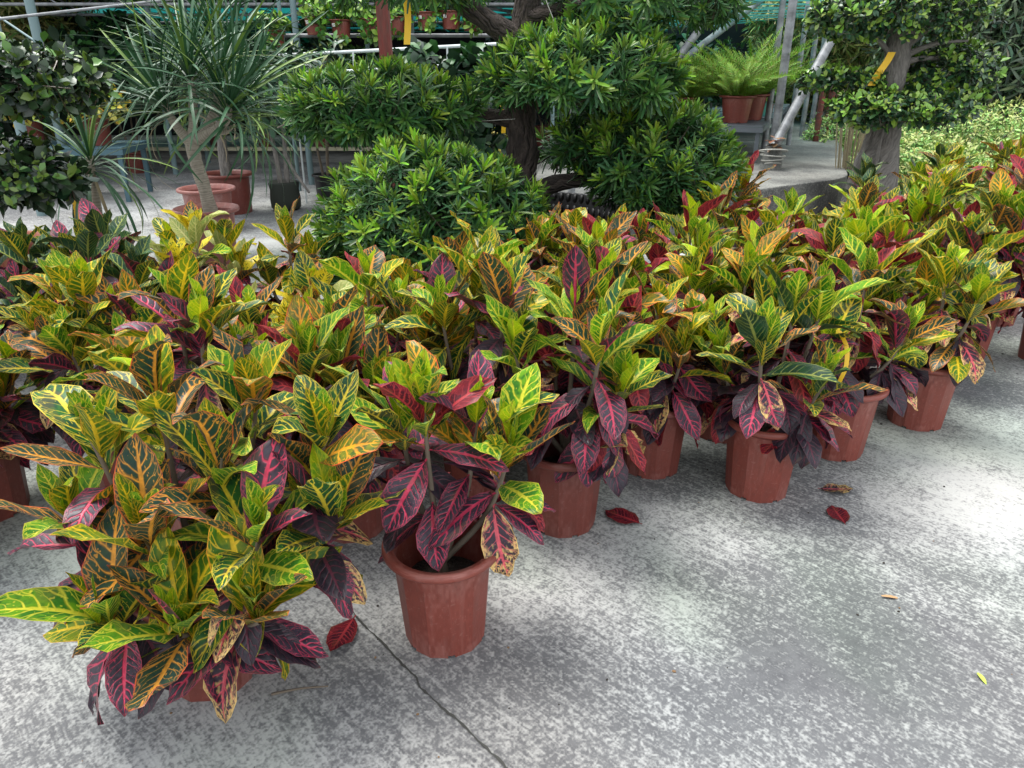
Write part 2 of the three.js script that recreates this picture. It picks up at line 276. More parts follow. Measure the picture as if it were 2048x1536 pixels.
// unit leaf: stalk at the origin, blade along +z, upper face +y
function leafGeo({ w = 0.36, bend = 0.5, fold = 0.35, wave = 0.02, twist = 0, tip = 0.9, hook = 0, sd = 1, full = 0.5 }) {
  const NL = 9, pos = [], idx = [], uv = [], T = [0, 0.08, 0.17, 0.31, 0.48, 0.66, 0.82, 0.93, 1];
  let y = 0, z = 0, pt = 0;
  for (let i = 0; i < NL; i++) {
    const t = T[i], dt = t - pt; pt = t;
    const ang = -bend * t * t * 0.9 - bend * 0.25 * t - hook * Math.max(0, t - 0.6) * 2.2;
    y += Math.sin(ang) * dt; z += Math.cos(ang) * dt;
    const q = clamp((t - 0.07) / 0.93);
    let hw = t <= 0.08 ? 0.013 : w * 0.5 * Math.pow(Math.sin(Math.PI * Math.pow(q, lerp(1.0, 1.22, full))), 0.68) * (1 - 0.28 * sst(0.75, 1, q));
    if (i === NL - 1) hw = 0.004; else if (i > 0 && t > 0.08) hw = Math.max(hw, 0.018);
    const tw = twist * t;
    for (let j = 0; j < 5; j++) {
      const s = (j - 2) / 2, e = hw * s;
      const lift = Math.abs(e) * fold * (1 - 0.5 * t) + (Math.abs(s) > 0.9 ? wave * Math.sin(i * 2.1 + sd * 1.7 + (s > 0 ? 1.3 : 0)) : 0) * (i > 1 && i < NL - 1 ? 1 : 0) - (Math.abs(s) === 0.5 ? -0.006 : 0);
      const nx = e * Math.cos(tw) - lift * Math.sin(tw), ny = e * Math.sin(tw) + lift * Math.cos(tw);
      pos.push(nx, y + ny * Math.cos(ang), z - ny * Math.sin(ang)); uv.push(t, j / 4);
    }
  }
  for (let i = 0; i < NL - 1; i++) for (let j = 0; j < 4; j++) { const a = i * 5 + j, b = a + 5; idx.push(a, b, a + 1, b, b + 1, a + 1); }
  return geoFrom(pos, idx, uv);
}
const G_UP = [leafGeo({ w: 0.34, bend: 0.11, fold: 0.75, wave: 0.012, sd: 1 }), leafGeo({ w: 0.31, bend: 0.25, fold: 0.9, wave: 0.015, twist: 0.25, sd: 2 }), leafGeo({ w: 0.39, bend: 0.18, fold: 0.6, wave: 0.02, twist: -0.2, sd: 3, full: 0.8 })];
const G_MID = [leafGeo({ w: 0.40, bend: 0.32, fold: 0.4, wave: 0.022, sd: 4 }), leafGeo({ w: 0.42, bend: 0.43, fold: 0.3, wave: 0.03, twist: 0.3, sd: 5, full: 0.85 }), leafGeo({ w: 0.37, bend: 0.25, fold: 0.45, wave: 0.026, twist: -0.35, sd: 6 }), leafGeo({ w: 0.41, bend: 0.40, fold: 0.35, wave: 0.03, hook: 0.9, sd: 7 }), leafGeo({ w: 0.33, bend: 0.36, fold: 0.55, wave: 0.045, twist: 0.6, sd: 8 })];
const G_LOW = [leafGeo({ w: 0.39, bend: 0.50, fold: 0.22, wave: 0.02, sd: 9 }), leafGeo({ w: 0.41, bend: 0.65, fold: 0.18, wave: 0.028, twist: 0.2, sd: 10, full: 0.8 }), leafGeo({ w: 0.36, bend: 0.40, fold: 0.3, wave: 0.03, twist: -0.4, sd: 11 }), leafGeo({ w: 0.38, bend: 0.79, fold: 0.25, wave: 0.03, hook: 0.4, sd: 12 })];
{ const r = RNG(4242); for (let k = 0; k < 4; k++) { G_UP.push(leafGeo({ w: 0.27 + 0.14 * r(), bend: -0.05 + 0.4 * r(), fold: 0.35 + 0.6 * r(), wave: 0.01 + 0.03 * r(), twist: (r() - 0.5) * 0.9, hook: r() < 0.3 ? 1.3 : 0, sd: 40 + k, full: r() })); G_MID.push(leafGeo({ w: 0.30 + 0.15 * r(), bend: 0.1 + 0.6 * r(), fold: 0.1 + 0.6 * r(), wave: 0.02 + 0.04 * r(), twist: (r() - 0.5) * 1.4, hook: r() < 0.35 ? 1.6 * r() : 0, sd: 50 + k, full: r() })); G_LOW.push(leafGeo({ w: 0.34 + 0.14 * r(), bend: 0.3 + 0.8 * r(), fold: 0.05 + 0.4 * r(), wave: 0.02 + 0.04 * r(), twist: (r() - 0.5) * 1.2, hook: r() < 0.3 ? -0.8 : 0, sd: 60 + k, full: r() })); } }
const pick = (r, a) => a[Math.floor(r() * a.length) % a.length];
// what leaves of each age look like, by character of the plant: [young, grown, old]
const CHAR = {
  mixed: [['lime', 'spring', 'spring', 'lime'], ['green', 'spring', 'orange', 'green', 'spring', 'flame', 'green', 'red', 'olive', 'purple'], ['purple', 'blush', 'purple', 'dusk', 'red', 'dusk', 'purple']],
  golden: [['lime', 'spring', 'spring', 'olive'], ['olive', 'green', 'green', 'orange', 'spring', 'orange', 'green', 'olive', 'flame', 'purple'], ['orange', 'purple', 'green', 'dusk', 'olive', 'dusk', 'purple', 'blush']],
  dark: [['deep', 'green', 'deep'], ['deep', 'deep', 'green', 'deep', 'purple'], ['purple', 'dusk', 'dusk', 'purple']],
  yellow: [['yellow', 'pale', 'olive', 'lime'], ['yellow', 'olive', 'pale', 'green', 'spring', 'orange', 'yellow'], ['orange', 'blush', 'red', 'purple']],
  flame: [['olive', 'spring', 'lime'], ['flame', 'orange', 'olive', 'orange', 'red', 'green', 'spring'], ['red', 'purple', 'blush', 'dusk']],
  bright: [['lime', 'lime', 'spring', 'pale'], ['spring', 'green', 'lime', 'spring', 'green', 'orange', 'olive', 'red'], ['blush', 'dusk', 'purple', 'red']],
  emerald: [['spring', 'lime', 'spring'], ['green', 'deep', 'green', 'spring', 'orange', 'green'], ['purple', 'dusk', 'purple', 'blush', 'red']],
};
const _q = new THREE.Quaternion(), _e = new THREE.Euler(0, 0, 0, 'YXZ');
function addLeaf(parent, mat, geo, base, az, el, len, roll = 0) {
  const m = mesh('leaf', geo, mat, parent); m.position.copy(base); m.scale.set(len, len, len);
  _e.set(-el, az, roll, 'YXZ'); m.quaternion.setFromEuler(_e); return m;
}
function croton(x, z, label, kind, seed, o = {}) {
  const r = RNG(seed * 7919 + 13), { n = 4, h = 0.86, spread = 0.19, size = 1, low = 1, per = 16, lean = [0, 0], soilF = 0.62, shape = null, skirt = 0 } = o;
  const t = thing('potted_croton', label, 'plant', [x, 0, z], 0, 'potted crotons on the concrete');
  addPot(t, potG, POT_H, pick(r, potSet), soilF, r() * 6);
  const tall = 0.96 + 0.16 * r();
  const C = CHAR[kind], y0 = POT_H * soilF, crownAt = V(lean[0] * 0.3, y0 + 0.07, lean[1] * 0.3);
  mesh('stem', limb([[0, y0 - 0.02, 0], [lean[0] * 0.1, y0 + 0.04, lean[1] * 0.1], crownAt], [0.017, 0.014, 0.012], 7, 0.15, seed), stemMat, t);
  const tips = shape ?? Array.from({ length: n }, (_, i) => {
    const a = i * 2.4 + r() * 1.1 + seed, rr = i === 0 ? spread * 0.25 * r() : spread * (0.65 + 0.5 * r());
    return [rr * Math.cos(a), (h - 0.165) * tall - (i === 0 ? 0 : (0.02 + 0.24 * r())), rr * Math.sin(a)];
  });
  for (let j = 0; j < skirt; j++) { const a = (j / skirt) * 6.28 + r(), b = V(0.06 * Math.sin(a), POT_H + 0.06 + 0.14 * r(), 0.06 * Math.cos(a)); addLeaf(t, pick(r, leafMats[pick(r, C[2])]), pick(r, G_LOW), b, a, -0.05 - 0.6 * r(), size * (0.2 + 0.05 * r()), (r() - 0.5) * 0.5); }
  for (const [tx, ty, tz] of tips) {
    const tip = V(tx + lean[0], ty, tz + lean[1]), midp = crownAt.clone().lerp(tip, 0.5).add(V(tx * 0.16, -0.02, tz * 0.16));
    const curve = new THREE.CatmullRomCurve3([crownAt, midp, tip]);
    mesh('stem', limb([crownAt, midp, tip], [0.010, 0.008, 0.005], 6, 0.1, seed), stemMat, t);
    const num = Math.round(per * (0.85 + 0.35 * r())), a0 = r() * 6.28, out = Math.atan2(tx, tz), far = Math.hypot(tx, tz);
    for (let j = 0; j < num; j++) {
      const q = j / (num - 1), az = a0 + j * 2.39996 + (r() - 0.5) * 0.4;
      const outward = Math.cos(az - out) * clamp(far / 0.15);
      let el = lerp(1.48, 0.55, Math.pow(q / 0.74, 1.25)) + (r() - 0.5) * 0.5 - 0.10 * outward;
      let age = q < 0.24 ? 0 : q < 0.74 ? 1 : 2;
      if (age === 2) el = lerp(0.25, -0.75, (q - 0.74) / 0.26) * (low ? 1 : 0.3) + (r() - 0.5) * 0.35;
      const len = size * (age === 0 ? lerp(0.10, 0.20, q / 0.27) : age === 1 ? 0.205 + 0.06 * r() : 0.19 + 0.055 * r()) * (0.9 + 0.2 * r());
      const base = curve.getPoint(clamp(1 - q * 0.17 / Math.max(0.2, curve.getLength())));
      const mat = pick(r, leafMats[pick(r, C[age])]);
      addLeaf(t, mat, pick(r, age === 0 ? G_UP : age === 1 ? (r() < 0.3 ? G_UP : G_MID) : G_LOW), base, az, el, len, (r() - 0.5) * 0.9);
    }
    if (low) for (let j = 0; j < 2 + Math.round(3 * low); j++) {                 // older leaves hanging lower on the stem
      const az = out + (r() - 0.5) * 3.4, base = curve.getPoint(0.35 + 0.35 * r());
      addLeaf(t, pick(r, leafMats[pick(r, C[2])]), pick(r, G_LOW), base, az, -0.15 - 0.75 * r(), size * (0.18 + 0.06 * r()), (r() - 0.5) * 0.4);
    }
  }
  return t;
}
const crotons = [
  // the front line, from the crack to the far end
  [-0.80, -1.52, 'bushy golden veined croton beside the concrete crack, its leaves drooping over its hidden pot', 'golden', { low: 0.8, size: 1.02, per: 16, shape: [[-0.03, 0.80, -0.05], [0.18, 0.76, -0.12], [0.36, 0.68, -0.05], [-0.18, 0.71, 0.0], [0.14, 0.68, 0.05], [0.40, 0.52, 0.05], [0.25, 0.55, 0.17], [-0.02, 0.54, 0.15], [-0.25, 0.52, 0.05], [0.08, 0.36, 0.27], [0.25, 0.38, 0.25], [-0.11, 0.36, 0.24]], skirt: 14 }],
  [-0.19, -1.67, 'croton with bare lower stems in a fully visible terracotta pot of dark soil', 'mixed', { low: 0.4, size: 0.97, per: 16, soilF: 0.55, shape: [[-0.03, 0.74, 0.02], [0.10, 0.66, -0.04], [0.19, 0.60, 0.0], [-0.11, 0.68, -0.07]] }],
  [0.18, -2.23, 'croton with broad purple leaves hanging over its pot, beyond the bare stemmed croton', 'mixed', { h: 0.90, n: 6, low: 1.4, skirt: 10 }],
  [0.94, -2.45, 'dark green croton with small side shoots, its pot beside the two fallen leaves', 'emerald', { h: 0.92, n: 6, low: 1.2 }],
  [1.36, -2.76, 'croton with pink veined skirt leaves and a yellow tag strip hanging over its pot', 'mixed', { h: 0.88, n: 4, low: 1.4 }],
  [1.84, -3.03, 'croton with gold and orange leaves whose open pot ends the line of exposed pots', 'golden', { h: 0.86, n: 4, low: 1.0, skirt: 4 }],
  [2.93, -3.80, 'croton at the end of the bed with purple leaves drooping past its pot', 'mixed', { h: 0.92, n: 6, low: 1.4, skirt: 12 }],
  // second row
  [-1.98, -2.12, 'croton with purple and pink lower leaves cut by the frame edge beside the golden bush', 'mixed', { h: 0.88, n: 6, low: 1.5, lean: [0.2, 0.06], skirt: 12 }],
  [-0.56, -2.20, 'croton with a red leaf over its pot between the golden bush and bare stemmed croton', 'mixed', { h: 0.86, n: 6, low: 1.2, skirt: 14 }],
  [-1.02, -2.10, 'olive and orange croton rising straight behind the golden veined bush', 'golden', { h: 0.96, n: 6 }],
  [-0.14, -2.48, 'croton with broad olive leaves behind the fully visible pot', 'golden', { h: 0.90, n: 6 }],
  [0.30, -2.72, 'croton of upright green and orange leaves behind the broad purple leaved one', 'mixed', { h: 0.94, n: 6 }],
  [0.56, -2.62, 'croton with red lower leaves filling the gap beside the dark green croton', 'flame', { h: 0.80, n: 6, low: 1.3, skirt: 16 }],
  [1.10, -3.10, 'croton of grey green leaves behind the dark green croton with side shoots', 'emerald', { h: 0.92, n: 6 }],
  [1.60, -3.32, 'croton with yellow shoots behind the tagged croton', 'bright', { h: 0.95, n: 6 }],
  [2.14, -3.52, 'croton with orange and yellow blades behind the last exposed pot', 'golden', { h: 0.90, n: 6, low: 1.2 }],
  [0.92, -2.92, 'croton with red veined leaves wedged behind the dark green croton', 'flame', { h: 0.84, n: 6, low: 1.2 }],
  [2.52, -3.86, 'croton with maroon and lime leaves beside the one ending the bed', 'mixed', { h: 0.95, n: 6, low: 1.2 }],
  // third row
  [-1.90, -2.30, 'pale lime tipped croton at the frame edge, behind the purple and pink one', 'bright', { h: 0.84, n: 6 }],
  [-1.45, -2.45, 'croton with big dark leaves and orange veins under a curled pale shoot', 'golden', { h: 0.88, n: 6 }],
  [-0.98, -2.62, 'croton with upright dark leaves two rows behind the golden bush', 'mixed', { h: 0.80, n: 6 }],
  [-0.55, -2.72, 'croton with red inner leaves in the middle of the near bed', 'mixed', { h: 0.86, n: 6 }],
  [-0.12, -2.96, 'croton with tall orange veined leaves under the low pine dome', 'golden', { h: 0.86, n: 6 }],
  [0.38, -3.22, 'croton with red and green spires before the black tree tub', 'flame', { h: 0.90, n: 6 }],
  [0.86, -3.50, 'lime leaved croton behind the grey green one', 'bright', { h: 0.90, n: 6 }],
  [1.38, -3.72, 'croton with mixed red and lime leaves in the middle of the far bed', 'mixed', { h: 0.90, n: 6 }],
  [1.92, -4.02, 'light green croton behind the orange and yellow bladed one', 'bright', { h: 0.92, n: 6 }],
  [2.44, -4.34, 'croton of big pale lime leaves behind the maroon and lime one', 'bright', { h: 0.94, n: 6 }],
  [3.05, -4.45, 'croton of tall lime blades at the frame edge behind the end of the bed', 'bright', { h: 0.96, n: 6 }],
  // fourth row
  [-2.35, -2.85, 'croton with orange margins at the frame edge below the dark green row', 'flame', { h: 0.70, n: 6 }],
  [-1.85, -2.98, 'croton with a pale pink edged leaf pair below the dark green row', 'golden', { h: 0.78, n: 6 }],
  [-1.32, -3.08, 'yellow speckled croton behind the upright dark leaved one', 'yellow', { h: 0.72, n: 6 }],
  [-0.88, -3.18, 'croton with cream and red leaves beside the low pine dome', 'yellow', { h: 0.72, n: 6 }],
  [-0.44, -3.22, 'low croton of olive leaves tucked under the pine dome', 'golden', { h: 0.72, n: 6 }],
  [-0.02, -3.46, 'low croton with green and coral leaves under the dome edge by the tub', 'mixed', { h: 0.74, n: 4 }],
  [-1.72, -3.24, 'dark croton wedged between the maroon one and the bright yellow one', 'dark', { h: 0.82, n: 4, low: 0.3 }],
  [0.32, -3.72, 'croton of orange and lime spires close against the black tree tub', 'golden', { h: 0.86, n: 6, low: 0 }],
  [0.70, -3.92, 'croton with coral edged leaves beside the black tree tub', 'flame', { h: 0.84, n: 4, low: 0 }],
  [1.16, -4.12, 'croton with a curled lime shoot under the hanging pine bough', 'bright', { h: 0.92, n: 4, low: 0 }],
  [1.66, -4.42, 'croton with yellow green blades in the far middle row', 'mixed', { h: 0.80, n: 4, low: 0 }],
  [2.20, -4.72, 'croton with one dark red blade standing up among lime leaves', 'mixed', { h: 0.80, n: 4, low: 0 }],
  [2.78, -4.92, 'lime croton with a dark red heart in the far rows', 'bright', { h: 0.88, n: 4, low: 0 }],
  [3.42, -5.00, 'croton of pale curled leaves at the frame edge in the far rows', 'bright', { h: 0.90, n: 4, low: 0 }],
  // back row, dark crotons under the shade house edge
  [-2.78, -3.52, 'dark green croton under the clipped fig beside the orange pot', 'dark', { h: 0.88, n: 6, low: 0.6 }],
  [-2.36, -3.56, 'dark green croton with a broad yellow midrib below the small palm', 'dark', { h: 0.88, n: 6, low: 0.6 }],
  [-1.98, -3.50, 'blackish croton with maroon leaves below the yellow tag of the small palm', 'dark', { h: 0.88, n: 6, low: 0.6 }],
  [-1.58, -3.66, 'bright yellow leaved croton in front of the dragon palm pot', 'yellow', { h: 0.86, n: 6, low: 0 }],
  [-1.16, -3.78, 'croton with two tall gold veined shoots against the low pine dome', 'golden', { h: 0.90, n: 3, low: 0.3 }],
  // far end of the bed by the walkway
  [1.56, -5.05, 'orange and pink leaved croton below the walkway benches', 'flame', { h: 0.92, n: 4, low: 0 }],
  [2.08, -5.36, 'croton with orange spires in front of the walkway kerb', 'golden', { h: 0.60, n: 4, low: 0 }],
  [2.66, -5.62, 'croton with mixed small leaves before the trunk of the clipped fig', 'mixed', { h: 0.66, n: 4, low: 0 }],
  [3.28, -5.72, 'croton with gold veins in the row before the last', 'golden', { h: 0.88, n: 4, low: 0 }],
  [3.92, -5.66, 'croton of lime and maroon leaves at the frame edge near the hedge', 'mixed', { h: 0.92, n: 4, low: 0 }],
  [2.98, -6.42, 'deep green croton at the foot of the clipped fig', 'dark', { h: 0.84, n: 4, low: 0 }],
  [3.62, -6.48, 'croton with a tall green and yellow shoot before the pale hedge', 'emerald', { h: 0.94, n: 4, low: 0 }],
  [4.28, -6.46, 'golden orange croton at the frame edge before the pale hedge', 'golden', { h: 0.98, n: 4, low: 0 }],
];
crotons.forEach(([x, z, label, kind, o], i) => croton(x, z, label, kind, i + 3, o));

// ---------------------------------------------------------------- foliage clumps
// a strap leaf as a strip: list of [t, half width], bends by `bend`
function strap(L, w, bend, segs, fold, c0, c1, blunt = false) {
  const pos = [], idx = [], col = []; let y = 0, z = 0;
  for (let i = 0; i <= segs; i++) {
    const t = i / segs, ang = -bend * t; if (i) { y += Math.sin(ang) * L / segs; z += Math.cos(ang) * L / segs; }
    const hw = blunt ? w * 0.5 * [0.5, 0.95, 1, 0.55][i] : w * 0.5 * (i === 0 ? 0.45 : i === segs ? 0.12 : Math.pow(Math.sin(Math.PI * (0.12 + 0.8 * t)), 0.6));
    for (const s of [-1, 0, 1]) { pos.push(hw * s, y + Math.abs(s) * hw * fold, z); col.push(...c0.map((a, k) => lerp(a, c1[k], t))); }
  }
  for (let i = 0; i < segs; i++) for (let j = 0; j < 2; j++) { const a = i * 3 + j, b = a + 3; idx.push(a, b, a + 1, b, b + 1, a + 1); }
  return geoFrom(pos, idx, null, col);
}
function place(g, az, el, p = [0, 0, 0], roll = 0) { const m = new THREE.Matrix4().makeRotationFromEuler(new THREE.Euler(-el, az, roll, 'YXZ')); m.setPosition(...p); g.applyMatrix4(m); return g; }
// podocarpus whorl: axis +y
function whorl(seed, young, NW = 30) {
  const r = RNG(seed), parts = [];
  for (let j = 0; j < NW; j++) {
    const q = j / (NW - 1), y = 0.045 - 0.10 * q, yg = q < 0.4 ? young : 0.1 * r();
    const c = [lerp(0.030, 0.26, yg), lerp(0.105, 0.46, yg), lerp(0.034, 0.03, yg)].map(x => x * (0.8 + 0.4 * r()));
    parts.push(place(strap(lerp(0.055, 0.105, Math.min(1, q * 2)) * (0.85 + 0.3 * r()), 0.013, 0.15 + 0.35 * r(), 3, 0.2, c, c, true), j * 2.4 + r() * 0.4, lerp(1.4, 0.12, Math.pow(q, 0.9)) + (r() - 0.5) * 0.3, [0, y, 0]));
  }
  parts.push(limb([[0, -0.13, 0], [0, -0.05, 0], [0, 0.03, 0]], [0.004, 0.003], 4).deleteAttribute('uv'));
  const st = parts[parts.length - 1]; st.setAttribute('color', new THREE.Float32BufferAttribute(new Array(st.attributes.position.count).fill([0.06, 0.05, 0.03]).flat(), 3));
  return mergeGeometries(parts);
}
const pineLeaf = std(null, 0.8, { vertexColors: true, transmission: 0.22, clearcoat: 0.5, clearcoatRoughness: 0.28, specularIntensity: 0.3 });
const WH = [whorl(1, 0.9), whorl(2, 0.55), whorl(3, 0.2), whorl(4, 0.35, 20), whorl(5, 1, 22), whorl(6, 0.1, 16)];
// broad leaf with a fold, unit length along +z
function broad(L, w, bend, fold, c) {
  const pos = [], idx = [], col = []; let y = 0, z = 0; const T = [0, 0.12, 0.4, 0.72, 1], Wd = [0.06, 0.3, 0.86, 1, 0.08]; let pt = 0;
  T.forEach((t, i) => { const a = -bend * t; y += Math.sin(a) * L * (t - pt); z += Math.cos(a) * L * (t - pt); pt = t; for (const s of [-1, 0, 1]) { const e = Wd[i] * w * 0.5; pos.push(e * s, y + Math.abs(s) * e * fold, z); col.push(...c); } });
  for (let i = 0; i < 4; i++) for (let j = 0; j < 2; j++) { const a = i * 3 + j, b = a + 3; idx.push(a, b, a + 1, b, b + 1, a + 1); }
  return geoFrom(pos, idx, null, col);
}
function sprig(seed, { n = 9, L = 0.055, w = 0.55, len = 0.09, dark = [0.02, 0.06, 0.02], lite = [0.10, 0.22, 0.025], youngShare = 0.25, up = 0.9, droop = 0.35 }) {
  const r = RNG(seed), parts = [];
  for (let j = 0; j < n; j++) {
    const q = j / (n - 1), yg = q > 1 - youngShare ? 1 : 0.12 * r(), c = dark.map((a, k) => lerp(a, lite[k], yg) * (0.75 + 0.5 * r()));
    const l = L * (0.75 + 0.45 * r()) * (q > 0.9 ? 0.8 : 1);
    parts.push(place(broad(l, l * w * (0.85 + 0.3 * r()), droop * (0.4 + r()), 0.25, c), j * 2.4 + r() * 0.6, lerp(-0.1, up, q) + (r() - 0.5) * 0.7, [0, lerp(-len, 0, q), 0], (r() - 0.5) * 0.5));
  }
  const st = limb([[0, -len * 1.5, 0], [0, -len * 0.6, 0], [0, 0, 0]], [0.003, 0.0015], 3).deleteAttribute('uv');
  st.setAttribute('color', new THREE.Float32BufferAttribute(new Array(st.attributes.position.count).fill([0.08, 0.06, 0.04]).flat(), 3)); parts.push(st);
  return mergeGeometries(parts);
}
// points spread over pads: [cx, cy, cz, rx, ry, rz, count, flat underside]
function padPoints(pads, seed) {
  const r = RNG(seed), out = [];
  for (const [cx, cy, cz, rx, ry, rz, count, under = 0.45] of pads) for (let k = 0; k < count; k++) {
    let y = 1 - r() * (1 + under), a = r() * 6.2832; y = clamp(y, -1, 1);
    const s = Math.sqrt(1 - y * y), n = V(s * Math.cos(a), y, s * Math.sin(a));
    const bump = 0.82 + 0.3 * noise(n.x * 2.2 + cx * 3 + 8, n.z * 2.2 + n.y * 2 + cz + 8, 201), dep = r() < 0.7 ? 0.9 + 0.14 * r() : 0.45 + 0.5 * r();
    const p = V(cx + n.x * rx * bump * dep, cy + n.y * ry * bump * dep, cz + n.z * rz * bump * dep);
    const d = V(n.x / rx, n.y / ry, n.z / rz).normalize().lerp(V(0, 1, 0), 0.35).add(V((r() - 0.5) * 1.1, (r() - 0.5) * 0.6, (r() - 0.5) * 1.1)).normalize();
    out.push({ p, d, out: dep, roll: r() * 6.28, s: 0.62 + 0.7 * r(), v: r(), yg: r() });
  }
  return out;
}
const UPV = V(0, 1, 0);
function orient(o, f) { o.position.copy(f.p); o.quaternion.setFromUnitVectors(UPV, f.d).multiply(_q.setFromAxisAngle(UPV, f.roll)); o.scale.setScalar(f.s); }
// puts geometry variants at the points: the `single` frontmost as meshes called `name`, the others as one InstancedMesh per variant inside a part
function scatter(parent, pts, geos, mat, name, single, scale = 1, mass = 'foliage', choose = f => Math.floor(f.v * geos.length)) {
  const cam = V(-parent.position.x, 1.5 - parent.position.y, -parent.position.z);
  pts.forEach(f => { f.s *= scale; f.near = f.out * 0.6 - 0.25 * f.p.distanceTo(cam); });
  pts.sort((a, b) => b.near - a.near);
  const dummy = new THREE.Object3D();
  for (const f of pts.slice(0, single)) { const m = mesh(name, geos[choose(f)], mat, parent); orient(m, f); }
  const rest = pts.slice(single); if (!rest.length) return;
  geos.forEach((g, k) => {
    const mine = rest.filter(f => choose(f) === k); if (!mine.length) return;
    const im = new THREE.InstancedMesh(g, mat, mine.length); im.name = mass; im.userData.kind = 'stuff'; im.castShadow = im.receiveShadow = true;
    mine.forEach((f, i) => { orient(dummy, f); dummy.updateMatrix(); im.setMatrixAt(i, dummy.matrix); });
    parent.add(im);
  });
}

// ---------------------------------------------------------------- the big clipped yew pine in its black tub
{
  const T = thing('podocarpus_tree', 'large cloud clipped yew pine with dark trunk in a black tub', 'tree', [0.07, 0, -5.0]);
  const tub = new THREE.LatheGeometry([[0, 0.02], [0.66, 0.02], [0.68, 0.0], [0.7, 0.02], [0.735, 0.56], [0.76, 0.575], [0.765, 0.60], [0.755, 0.61], [0.72, 0.605], [0.712, 0.44]].map(a => new THREE.Vector2(...a)), 72);
  const tubMesh = mesh('tub', tub, std([0.014, 0.014, 0.015], 0.5, { bumpMap: (() => { const t = tex(128, 128, (u, v) => { const a = (u * 2 % 1) - 0.5, b = (v * 2 % 1) - 0.5; return clamp(1 - 4 * (a * a + b * b) * 1.6); }, false); t.repeat.set(40, 8); return t; })(), bumpScale: 0.02 }), T);
  const s = mesh('soil', lumpySoil, soilMat, T); s.scale.set(0.7, 0.4, 0.7); s.position.y = 0.46;
  mesh('trunk', limb([[0.02, 0.5, 0], [-0.01, 0.72, 0.02], [0.0, 1.0, 0.0], [-0.02, 1.3, -0.02], [0.0, 1.6, -0.03], [0.03, 1.9, -0.02], [0.02, 2.5, 0]], [0.15, 0.115, 0.1, 0.098, 0.092, 0.085, 0.06], 14, 0.35, 3), pineBark, T);
  const B = [
    [[[0, 0.66, 0.02], [0.17, 0.76, 0.06], [0.38, 0.82, 0.14], [0.66, 0.86, 0.2], [0.85, 0.92, 0.2]], [0.075, 0.06, 0.05, 0.03, 0.014]],
    [[[0, 0.9, 0], [-0.2, 0.8, 0.3], [-0.45, 0.7, 0.55], [-0.62, 0.78, 0.7]], [0.06, 0.045, 0.03, 0.012]],
    [[[0, 1.16, 0], [-0.28, 1.2, 0.06], [-0.6, 1.18, 0.12], [-0.95, 1.26, 0.12]], [0.055, 0.045, 0.032, 0.012]],
    [[[0.02, 1.35, 0], [0.12, 1.42, 0.2], [0.3, 1.4, 0.32], [0.55, 1.38, 0.3]], [0.05, 0.04, 0.03, 0.012]],
    [[[0, 1.62, 0], [-0.16, 1.7, 0.02], [-0.42, 1.86, 0.06], [-0.8, 2.05, 0.2]], [0.085, 0.07, 0.055, 0.03]],
    [[[0.02, 1.75, 0], [0.25, 1.8, 0.1], [0.7, 1.86, 0.15]], [0.05, 0.04, 0.015]],
    [[[0.66, 0.86, 0.2], [0.9, 0.78, 0.2], [1.12, 0.9, 0.15]], [0.028, 0.02, 0.008]],
  ];
  B.forEach(([p, rr], i) => mesh('branch', limb(p, rr, 9, 0.3, 20 + i), pineBark, T));
  const pads = [
    [-0.56, 0.58, 0.66, 0.64, 0.49, 0.52, 640, 0.6],        // low dome
    [-0.92, 1.26, 0.12, 0.58, 0.19, 0.42, 330, 0.7],        // tier over it
    [0.34, 1.44, 0.28, 0.52, 0.25, 0.46, 360, 0.45], [0.55, 1.66, 0.25, 0.22, 0.16, 0.2, 36, 0.6],
    [0.86, 0.92, 0.2, 0.47, 0.31, 0.44, 460, 1.0], [0.48, 1.06, 0.1, 0.26, 0.2, 0.25, 70, 0.9],
    [0.26, 0.98, -0.25, 0.14, 0.1, 0.15, 20, 0.9],
    [0.75, 1.86, 0.1, 0.55, 0.13, 0.4, 110, 1.0], [-0.7, 1.98, 0.35, 0.62, 0.14, 0.4, 90, 1.0], [0.15, 2.25, -0.5, 0.7, 0.2, 0.5, 70, 0.8],
  ];
  const pts = padPoints(pads, 77);
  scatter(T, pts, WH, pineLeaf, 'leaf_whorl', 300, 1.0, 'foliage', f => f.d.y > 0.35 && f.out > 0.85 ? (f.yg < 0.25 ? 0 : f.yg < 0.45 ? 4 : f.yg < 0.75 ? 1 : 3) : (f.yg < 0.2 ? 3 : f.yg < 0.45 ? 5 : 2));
  const rr = RNG(9);
  for (let i = 0; i < 70; i++) { const f = pts[Math.floor(rr() * pts.length)], e = f.p.clone(), c = B[Math.floor(rr() * B.length)][0]; const best = B.flatMap(b => b[0]).map(a => V(...a)).sort((a, b) => a.distanceTo(e) - b.distanceTo(e))[0]; if (best.distanceTo(e) < 0.6) mesh('twig', limb([best, best.clone().lerp(e, 0.5).add(V(0, -0.03, 0)), e], [0.009, 0.003], 5, 0.2, i), pineBark, T); }
  for (const w of [[[-0.95, 1.22, 0.2], [-0.3, 1.17, 0.12], [-0.05, 1.18, 0.1]], [[-0.28, 0.93, 0.15], [-0.1, 0.9, 0.14], [0.05, 0.8, 0.13], [0.12, 0.92, 0.1]], [[0.2, 1.66, 0.3], [0.1, 1.9, 0.2], [0.05, 2.1, 0.1]], [[0.12, 0.92, 0.1], [0.02, 0.8, 0.14], [-0.1, 0.86, 0.12]]]) mesh('tie_wire', limb(w, [0.0022, 0.0022], 4), wireMat, T);
}

